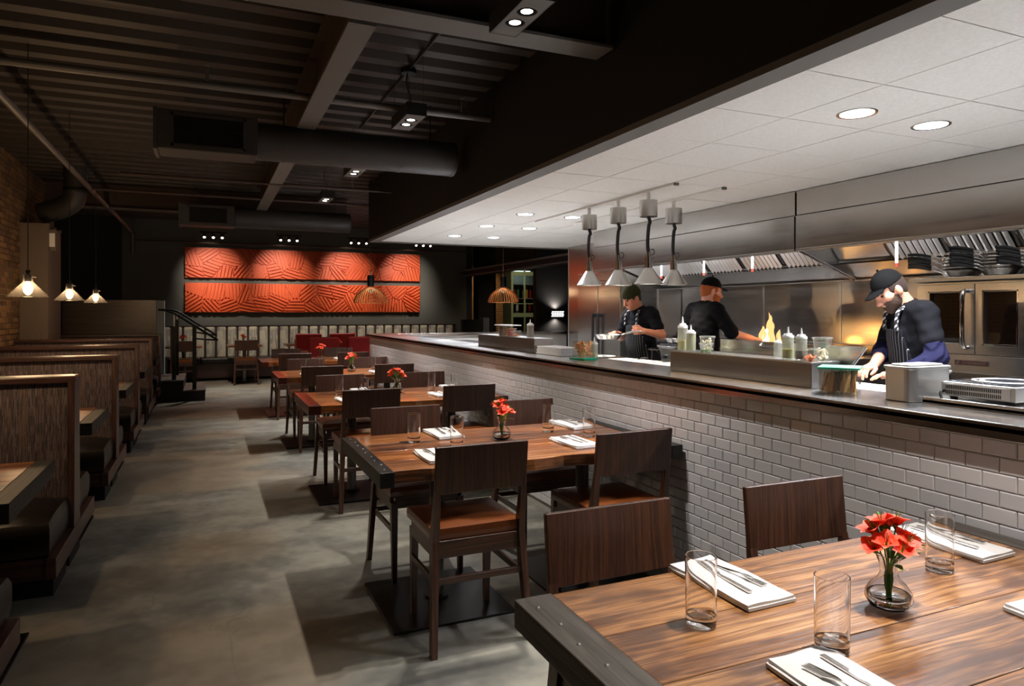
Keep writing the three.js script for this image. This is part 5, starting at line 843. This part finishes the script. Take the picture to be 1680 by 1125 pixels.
// chef at the stove
chef({ label: 'chef with ginger beard and black cap reaching over the stove', at: [4.3, 0.006, -5.25], turn: Math.PI / 2 - 0.1, skin: 0xc78d78, hair: 0x9a5022, capColor: 0x141416, cap: true, beard: 0x9a5526, apron: false, tilt: 0.18, yaw: -0.15, sleeve: 0.95,
  j: { hip: [0, 0.97, -0.03], chest: [0, 1.32, 0.0], neck: [0, 1.5, 0.03], head: [0, 1.63, 0.075], shL: [0.19, 1.45, 0.0], shR: [-0.19, 1.45, 0.01], elL: [0.28, 1.2, -0.06], elR: [-0.25, 1.24, 0.13], wrL: [0.22, 1.1, 0.14], wrR: [-0.22, 1.19, 0.36],
    handL: [[0.22, 1.1, 0.14], [-0.3, -0.3, 0.8], [0, -1, 0], [-1, 0, 0], 0.5], handR: [[-0.22, 1.19, 0.36], [0.05, -0.12, 1], [0, -1, 0], [1, 0, 0], 0.6] } });
{ // pan in the chef's hand: handle points to the chef
  const p = skillet([3.62, 1.172, -5.86], -0.41, 'shiny frying pan held out by the chef in the beanie', undefined, 0, M.silver, false); 
}
// ---------------------------------------------------------------- things on the counter
const CT = 1.1085, BT = 1.2245;
function prepRail(z0, z1, label, lid) {
  const t = thing('prep_rail', label, 'steel box');
  part('body', uvm(span(2.44, 2.61, CT, 1.222, z0, z1, 0.003), 'z'), M.steel, t); part('top_edge', span(2.437, 2.613, 1.216, BT - 0.0005, z0 - 0.003, z1 + 0.003, 0.002), M.steelFine, t);
  if (lid) {
    const l = part('lid', uvm((() => { const g = extrude([[z0 + 0.2, 1.2], [z1 + 0.0, 1.16], [z1 + 0.11, 1.29], [z0 + 0.2, 1.29]], 0.012, 0.002); g.rotateY(-Math.PI / 2); g.translate(2.65, 0, 0); return g; })(), 'z'), M.steel, t);
    part('handle', tube([[2.636, 1.285, -2.76], [2.615, 1.27, -2.755], [2.612, 1.262, -2.71], [2.615, 1.27, -2.665], [2.636, 1.285, -2.66]], 0.006, 8, 24), M.chrome, l); part('lid_flange', rod([2.645, 1.16, z1 + 0.004], [2.645, 1.29, z1 + 0.112], 0.005), M.silver, l);
  }
}
prepRail(-3.28, -2.26, 'long low steel prep rail with raised lid on the counter', true);
prepRail(-6.36, -5.09, 'long low steel prep rail with tubs near the far end of counter', false);
function squeeze(x, y, z, h, r, liquid, level, label) {
  const t = thing('squeeze_bottle', label, 'bottle', [x, y, z], 0, 'plastic squeeze bottles on the counter'), b = h * 0.66;
  part('bottle_body', lathe([[0, 0], [r * 0.96, 0], [r, 0.004], [r, b * 0.97], [r * 0.95, b], [r * 0.93, b], [r * 0.97, b * 0.96], [r * 0.97, 0.005], [0, 0.003]], 28), M.plastic, t);
  if (liquid) part('contents', cyl(r * 0.94, r * 0.94, b * level, 0, 0.005 + b * level / 2, 0, 24), liquid, t);
  part('cap', lathe([[r * 1.0, b], [r * 1.02, b + 0.004], [r * 1.0, b + h * 0.07], [r * 0.72, b + h * 0.09], [r * 0.68, b + h * 0.13], [r * 0.22, b + h * 0.15], [r * 0.1, h], [0.0005, h]], 24), M.cap, t);
}
squeeze(2.49, BT, -3.229, 0.194, 0.028, M.oil, 0.4, 'tall squeeze bottle of yellow oil on the prep rail with lid');
squeeze(2.49, BT, -3.155, 0.148, 0.0265, M.oilGold, 0.98, 'shorter squeeze bottle full of green oil on the prep rail');
squeeze(2.49, BT, -2.444, 0.151, 0.0265, M.oil, 0.42, 'squeeze bottle of yellow oil near the raised lid handle');
squeeze(2.49, BT, -2.365, 0.148, 0.0255, M.soy, 0.4, 'squeeze bottle with dark sauce beside the carrot tub');
squeeze(2.5, BT, -5.29, 0.155, 0.03, M.mauve, 0.95, 'squeeze bottle of dark purple sauce on the far prep rail');
squeeze(2.575, CT, -4.36, 0.15, 0.027, M.oil, 0.3, 'pale squeeze bottle standing near the cracker tub');
squeeze(2.582, BT, -2.6, 0.1, 0.019, null, 0, 'small empty white squeeze bottle beside the raised steel lid');
function tub(x, y, z, h, r0, r1, food, label, fill = 0.5, rim = true) {
  const t = thing('deli_tub', label, 'tub', [x, y, z], 0, 'clear plastic tubs on the counter');
  part('tub_wall', lathe([[0, 0], [r0, 0], [r1, h], [r1 + 0.002, h + 0.002], [r1 - 0.001, h], [r0 - 0.001, 0.001], [0, 0.001]], 28), M.clearPlastic, t); if (rim) part('rim', lathe([[r1, h - 0.006], [r1 + 0.003, h - 0.005], [r1 + 0.003, h + 0.001], [r1, h + 0.002]], 28), M.plastic, t);
  if (food) food(t, (r0 + (r1 - r0) * fill * 0.5) * 0.9, h * fill); return t;
}
const bits = (m, n, s) => (t, r, h) => { seed = s; for (let k = 0; k < n; k++) { const a = rr(0, 6.28), q = Math.sqrt(rnd()) * r * 0.72; const p = part('food_piece', bitG, m, t); p.position.set(Math.cos(a) * q, 0.008 + rr(0, 1) * (h - 0.012), Math.sin(a) * q); p.rotation.set(rr(0, 3), rr(0, 3), rr(0, 3)); } };
const bitG = box(0.026, 0.006, 0.012, 0, 0, 0, 0.002), carrot = mat({ color: 0xd87030, roughness: 0.6 }), cream = mat({ color: 0xe8dcc0, roughness: 0.7 }), brown = mat({ color: 0x8a6a3a, roughness: 0.6 }), herb = mat({ color: 0x5a7a3a, roughness: 0.6 });
const paste = (m) => (t, r, h) => part('food', cyl(r * 0.92, r * 1.02, h, 0, h / 2 + 0.002, 0, 24), m, t);
tub(2.56, BT, -3.1, 0.084, 0.034, 0.041, bits(cream, 14, 3), 'clear tub of pale noodles beside the green oil', 0.9); tub(2.485, BT, -3.02, 0.05, 0.028, 0.035, paste(herb), 'small clear tub with green sauce on the prep rail', 0.3);
tub(2.56, BT, -2.31, 0.104, 0.034, 0.041, bits(cream, 16, 5), 'tall clear tub of white shavings beside the carrot tub', 0.5); tub(2.482, BT, -2.302, 0.056, 0.03, 0.037, bits(carrot, 14, 7), 'small clear tub of orange carrot strips on the prep rail', 0.6);
tub(2.5, BT, -5.88, 0.09, 0.04, 0.043, paste(mat({ color: 0x3a2220, roughness: 0.5 })), 'tub of dark sauce on the far prep rail', 0.95); tub(2.5, BT, -5.78, 0.085, 0.04, 0.043, paste(brown), 'tub of brown sauce on the far prep rail', 0.9); tub(2.5, BT, -5.68, 0.07, 0.04, 0.043, paste(mat({ color: 0xc03a2a, roughness: 0.5 })), 'tub of red sauce on the far prep rail', 0.85); tub(2.48, BT, -5.55, 0.05, 0.04, 0.048, bits(carrot, 8, 13), 'shallow clear tub of orange pieces on the far prep rail', 0.4);
single('white_lid', [span(2.44, 2.57, BT + 0.093, BT + 0.1, -5.95, -5.62, 0.003)], M.white, 'flat white lid lying across the sauce tubs', 'lid');
function squareTub(pos, turn, w, h, lidM, label, fill, lidBelow) {
  const t = thing('food_box', label, 'food box', pos, turn), r = w / 2, th = 0.002, wall = [span(-r, r, 0, th, -r, r), span(-r, -r + th, 0, h, -r, r), span(r - th, r, 0, h, -r, r), span(-r, r, 0, h, -r, -r + th), span(-r, r, 0, h, r - th, r)];
  part('box_wall', wall, M.clearPlastic, t); part('lid', lidBelow ? [box(w * 1.3, 0.012, w * 1.3, 0, -0.007, 0, 0.004)] : [box(w * 1.1, 0.009, w * 1.1, 0, h + 0.005, 0, 0.004), box(w * 0.8, 0.006, w * 0.8, 0, h + 0.008, 0, 0.003)], lidM, t); fill(t, r, h); return t;
}
const sliceG = (() => { const g = extrude([[-0.009, -0.045], [0.006, -0.05], [0.011, -0.01], [0.007, 0.03], [0, 0.05], [-0.008, 0.03], [-0.012, -0.01]], 0.007, 0.002); g.translate(0, 0, -0.0035); return g; })();
squareTub([2.435, CT, -2.105], 0.62, 0.148, 0.1, M.green, 'clear food box of browned vegetable slices with bright green lid', (t, r, h) => { seed = 77; const ms = [mat({ color: 0xb07a3c, roughness: 0.5 }), mat({ color: 0x8a5424, roughness: 0.5 }), mat({ color: 0xd0a060, roughness: 0.5 })]; for (let k = 0; k < 44; k++) { const p = part('food_slice', sliceG, ms[k % 3], t); p.position.set(rr(-0.75, 0.75) * r, 0.046, rr(-0.75, 0.75) * r); p.rotation.set(rr(-0.3, 0.3), rr(0, 6), rr(-0.35, 0.35)); p.scale.setScalar(0.82); } for (let k = 0; k < 12; k++) { const p = part('herb_leaf', leafG, M_leaf, t); p.position.set(rr(-0.5, 0.5) * r, 0.075, rr(-0.5, 0.5) * r); p.rotation.set(1.2, rr(0, 6), 0); p.scale.setScalar(0.5); } });
squareTub([2.44, CT + 0.0135, -4.28], 0.3, 0.112, 0.115, M.green, 'clear box of golden crackers standing on a green lid', (t, r, h) => { seed = 91; const ms = [mat({ color: 0xe6a860, roughness: 0.6 }), mat({ color: 0xf0c48a, roughness: 0.6 }), mat({ color: 0xd88a48, roughness: 0.6 })]; const cg = box(0.036, 0.009, 0.03, 0, 0, 0, 0.004); for (let k = 0; k < 60; k++) { const p = part('cracker', cg, ms[k % 3], t); p.position.set(rr(-0.66, 0.66) * r, rr(0.02, 0.1), rr(-0.66, 0.66) * r); p.rotation.set(rr(0, 3), rr(0, 3), rr(0, 3)); } }, true);
{
  const t = thing('steel_pot', 'tall square steel pot with lid standing on the counter', 'pot', [2.51, CT, -1.815]); const rrct = (w, d, r) => { const o = []; for (const [sx, sy, a0] of [[1, 1, 0], [-1, 1, 1], [-1, -1, 2], [1, -1, 3]]) for (let k = 0; k <= 6; k++) { const a = (a0 + k / 6) * Math.PI / 2; o.push([sx * (w / 2 - r) + r * Math.cos(a), sy * (d / 2 - r) + r * Math.sin(a)]); } return o; };
  part('pot_wall', turned(extrude(rrct(0.225, 0.125, 0.032), 0.117, 0.002), -Math.PI / 2, 0, 0), M.potSteel, t).position.y = 0.003; const l = part('lid', turned(extrude(rrct(0.236, 0.137, 0.036), 0.006, 0.002), -Math.PI / 2, 0, 0), M.potSteel, t); l.position.y = 0.124; part('lid_dome', turned(extrude(rrct(0.195, 0.095, 0.03), 0.003, 0.003), -Math.PI / 2, 0, 0), M.potSteel, l).position.y = 0.009;
}
single('steel_tray', [span(2.44, 2.64, CT, 1.124, -1.745, 0.8, 0.003), span(2.641, 3.1, 1.0005, 1.124, -1.745, 0.8, 0.003), span(2.44, 2.452, CT, 1.132, -1.745, 0.8, 0.002)], M.steelFine, 'flat raised steel tray under the induction hob', 'tray');
{
  const t = thing('induction_hob', 'boxy steel induction hob with black ringed top and rear vents', 'hob', [2.69, 1.1245, -1.59], 0);
  part('body', span(-0.18, 0.18, 0.012, 0.064, -0.13, 0.13, 0.004), M.potSteel, t); part('rear_panel', span(-0.184, -0.179, 0.016, 0.058, -0.122, 0.115, 0.001), M.baffle, t); part('glass_top', span(-0.16, 0.16, 0.0642, 0.068, -0.12, 0.12, 0.002), mat({ color: 0x3c3c40, roughness: 0.12 }), t);
  part('cook_ring', [0.1, 0.075].map((r) => lathe([[r, 0.0682], [r + 0.012, 0.0684], [r + 0.012, 0.069], [r, 0.069]], 40)), M.white, t);
  for (let k = 0; k < 30; k++) part('vent_slot', span(-0.1855, -0.1835, k % 2 ? 0.02 : 0.021, 0.034, -0.108 + k * 0.0066, -0.1055 + k * 0.0066), M.black, t); for (let k = 0; k < 30; k++) part('vent_slot', span(-0.1855, -0.1835, 0.04, 0.053, -0.108 + k * 0.0066, -0.1055 + k * 0.0066), M.black, t);
  for (const [x, z] of [[-0.15, -0.1], [0.15, -0.1], [-0.15, 0.1], [0.15, 0.1]]) part('foot', cyl(0.012, 0.014, 0.012, x, 0.006, z, 12), M.blackRubber, t);
  part('power_cord', tube([[-0.184, 0.03, -0.115], [-0.205, 0.025, -0.115], [-0.215, 0.0, -0.1], [-0.235, 0.003, -0.06]], 0.005, 6, 20), M.blackRubber, t);
}
function board(pos, w, d, label, turn = 0, m = M.board) { const b = single('cutting_board', box(w, 0.016, d, 0, 0.008, 0, 0.004), m, label, 'cutting board'); b.position.set(...pos); b.rotation.y = turn; return b; }
board([3.46, 1.0005, -2.84], 0.36, 0.44, 'white cutting board under the hands of the bending chef'); board([3.35, 1.0005, -5.16], 0.44, 0.5, 'white cutting board in front of the chef holding the pan', 0.08); board([3.38, 1.0005, -4.6], 0.4, 0.46, 'white cutting board beside the steel prep rail', -0.1);
{ const k = thing('kitchen_knife', 'long kitchen knife lying on the white cutting board', 'knife', [3.4, 1.017, -5.1], 0.5); part('blade', turned(extrude([[0, 0], [0.2, 0.008], [0.2, 0.035], [0.08, 0.034], [0.0, 0.006]], 0.002), -Math.PI / 2, 0, 0), M.chrome, k); part('grip', box(0.11, 0.012, 0.022, 0.255, 0.007, -0.022, 0.004), M.blackRubber, k); }
{ const p = thing('dinner_plate', 'white plate with dark garnish on the counter', 'plate', [3.5, 1.0005, -5.75]); part('dish', lathe([[0, 0], [0.06, 0], [0.07, 0.004], [0.115, 0.016], [0.114, 0.018], [0.07, 0.007], [0, 0.004]], 36), M.white, p); part('garnish', [box(0.05, 0.012, 0.02, 0.01, 0.012, 0, 0.005), box(0.03, 0.016, 0.024, -0.02, 0.014, 0.02, 0.006)], M.blackRubber, p); }
for (let k = 0; k < 5; k++) single('folded_towel', moved(box(0.2 - 0.004 * k, 0.0115, 0.42 - 0.01 * (k % 2), 0, 0, 0, 0.005), 2.525, CT + 0.0062 + k * 0.0122, -4.82 + 0.006 * (k % 2)), M.linen, `folded white cloth in the pile on the counter, ${['lowest', 'second', 'third', 'fourth', 'topmost'][k]} of the pile`, 'towel', 'pile of folded white cloths');
{ const t = thing('steel_pan', 'rounded steel pan with loop handle behind the folded cloths', 'pan', [3.0, 1.0005, -6.1]); part('pan_wall', lathe([[0, 0], [0.13, 0], [0.15, 0.01], [0.155, 0.1], [0.16, 0.103], [0.152, 0.1], [0.146, 0.012], [0, 0.006]], 40), M.silver, t); part('handle', tube([[0.1, 0.085, 0.12], [0.13, 0.09, 0.16], [0.155, 0.09, 0.13], [0.14, 0.085, 0.075]], 0.006, 8, 20), M.chrome, t); }
// ---------------------------------------------------------------- beyond the counter
{
  const w = structGroup('wall_far', 'tan brick wall far behind the kitchen'); struct('core', span(5.9, 9.1, 0, 3.6, -18.62, -18.8), M.mortar, '', w); const far = [];
  for (let r = 0; r < 44; r++) for (let k = 0; k < 15; k++) far.push(moved(box(0.2, 0.058, 0.02), 6.1 + k * 0.21 + (r % 2) * 0.105, 0.04 + r * 0.0685, -18.615)); part('brick_field', far, M.brick[1], w).userData.kind = 'stuff';
}
struct('column_far', span(6.42, 6.9, 0, 3.4, -16.7, -17.1), M.black, 'black column in front of the far brick wall');
struct('trim_6', [span(5.75, 6.0, 2.3, 2.45, -10.5, -16.15)], M.black, 'black bulkhead beam past the kitchen'); struct('trim_7', [span(5.73, 5.75, 2.42, 2.455, -10.5, -16.15), span(5.73, 5.75, 2.295, 2.32, -10.5, -16.15)], M.fascia, 'two pale rails along the black bulkhead');
{
  const t = thing('bottle_cabinet', 'tall green framed glass cabinet with bottles on shelves', 'cabinet', [6.82, 0, -15.5]), gm = mat({ color: 0x7c8a68, roughness: 0.5 });
  for (const x of [0, 0.33, 0.68]) part('frame_post', span(x, x + (x > 0.6 ? 0.2 : 0.035), 0, 2.5, -0.02, 0.02), gm, t); for (const [y, h] of [[0.86, 0.02], [1.3, 0.1], [1.62, 0.02], [2.32, 0.1]]) part('frame_rail', span(0, 0.88, y, y + h, -0.019, 0.019), gm, t);
  for (const [a, b] of [[0.035, 0.33], [0.365, 0.68]]) for (const [c, d] of [[0.2, 0.86], [0.88, 1.3], [1.4, 1.62], [1.64, 2.32]]) part('pane', span(a, b, c, d, -0.003, 0.003), M.pane, t);
  part('back', span(0, 0.88, 0, 2.5, -0.5, -0.48), M.wallDark, t); part('side', span(-0.02, 0, 0, 2.5, -0.5, 0.02), gm, t); for (const y of [1.39, 1.75, 2.1]) part('shelf', span(0.0, 0.88, y, y + 0.015, -0.48, -0.05), M.fascia, t);
  const l = part('shelf_light', span(0.1, 0.6, 2.44, 2.45, -0.3, -0.2), glow(0xd8fff0, 3), t); const s = new THREE.RectAreaLight(0xd8fff0, 40, 0.5, 0.1); s.position.set(0.35, 2.43, -0.25); s.rotation.x = -Math.PI / 2; t.add(s);
}
const bottleG = lathe([[0, 0], [0.034, 0], [0.036, 0.004], [0.036, 0.17], [0.03, 0.2], [0.013, 0.225], [0.013, 0.29], [0.015, 0.29], [0.015, 0.3], [0, 0.3]], 16);
[[0.08, 1.766], [0.17, 1.766], [0.26, 1.766], [0.42, 1.766], [0.5, 1.766], [0.6, 1.766], [0.1, 1.406], [0.24, 1.406], [0.45, 1.406], [0.58, 1.406]].forEach(([x, y], k) => { const m = single('wine_bottle', bottleG, mat({ color: [0x7a5a14, 0x5a1414, 0x2a4a2a, 0x9a9a9a][k % 4], roughness: 0.15 }), `${['amber', 'dark red', 'dark green', 'clear'][k % 4]} bottle on the ${y > 1.5 ? 'upper' : 'lower'} shelf of the green cabinet, ${['first', 'second', 'third', 'fourth', 'fifth', 'sixth', 'first', 'second', 'third', 'fourth'][k]} from its hinge`, 'bottle', 'bottles in the green cabinet'); m.position.set(6.82 + x, y, -15.7); });
{
  const t = thing('wall_sconce', 'small glowing white pierced sconce on the dark service wall', 'sconce', [6.74, 1.39, -12.985]);
  part('housing', [span(-0.02, 0.19, -0.06, 0.06, -0.005, 0.09, 0.003)], M.black, t); seed = 5; const cells = []; for (let r = 0; r < 4; r++) for (let k = 0; k < 5; k++) cells.push(span(-0.16 + k * 0.058 + (r % 2) * 0.012, -0.11 + k * 0.058 + (r % 2) * 0.012, -0.062 + r * 0.031, -0.036 + r * 0.031, 0.092, 0.1));
  cells.forEach((c) => part('glass_block', c, glow(0xffffff, 1.1), t)); part('backing', span(-0.17, 0.15, -0.065, 0.065, 0.0, 0.0915), M.darkMetal, t);
  spot(t, [-0.02, 0.085, 0.05], [-0.02, 1, -0.02], 0xfff6ea, POWER.sconce, 1.2, 0.9, 2); spot(t, [-0.02, -0.085, 0.05], [-0.02, -1, -0.02], 0xfff6ea, POWER.sconce * 0.7, 1.2, 0.9, 2);
}
{
  const t = thing('passage_downlight', 'round ceiling lamp of the passage by the far brick wall', 'downlight', [7.2, 3.3, -17.9]); part('can', cyl(0.08, 0.08, 0.1, 0, 0.02, 0, 20), M.black, t); part('lens', cyl(0.06, 0.06, 0.004, 0, -0.032, 0, 20), glow(0xffe2b0, 5), t); spot(t, [0, -0.045, 0], [0, -3, -0.3], 0xffdca8, POWER.back, 0.9, 0.8, 3);
}
{
  const t = thing('passage_downlight', 'round ceiling lamp in front of the green bottle cabinet', 'downlight', [6.7, 3.3, -14.2]); part('can', cyl(0.08, 0.08, 0.1, 0, 0.02, 0, 20), M.black, t); part('lens', cyl(0.06, 0.06, 0.004, 0, -0.032, 0, 20), glow(0xffe2b0, 5), t); spot(t, [0, -0.045, 0], [0.4, -2, -1.3], 0xffe8c8, POWER.back * 0.5, 0.7, 0.8, 3);
}
struct('wall_low', span(5.45, 5.95, 0, 1.25, -15.2, -15.35), M.wallDark, 'low dark partition at the end of the banquette'); struct('trim_8', span(5.95, 6.1, 0, 1.29, -15.18, -15.37), mat({ color: 0x6a7078, roughness: 0.5 }), 'pale grey post of the low partition');
renderer.render(scene, camera);
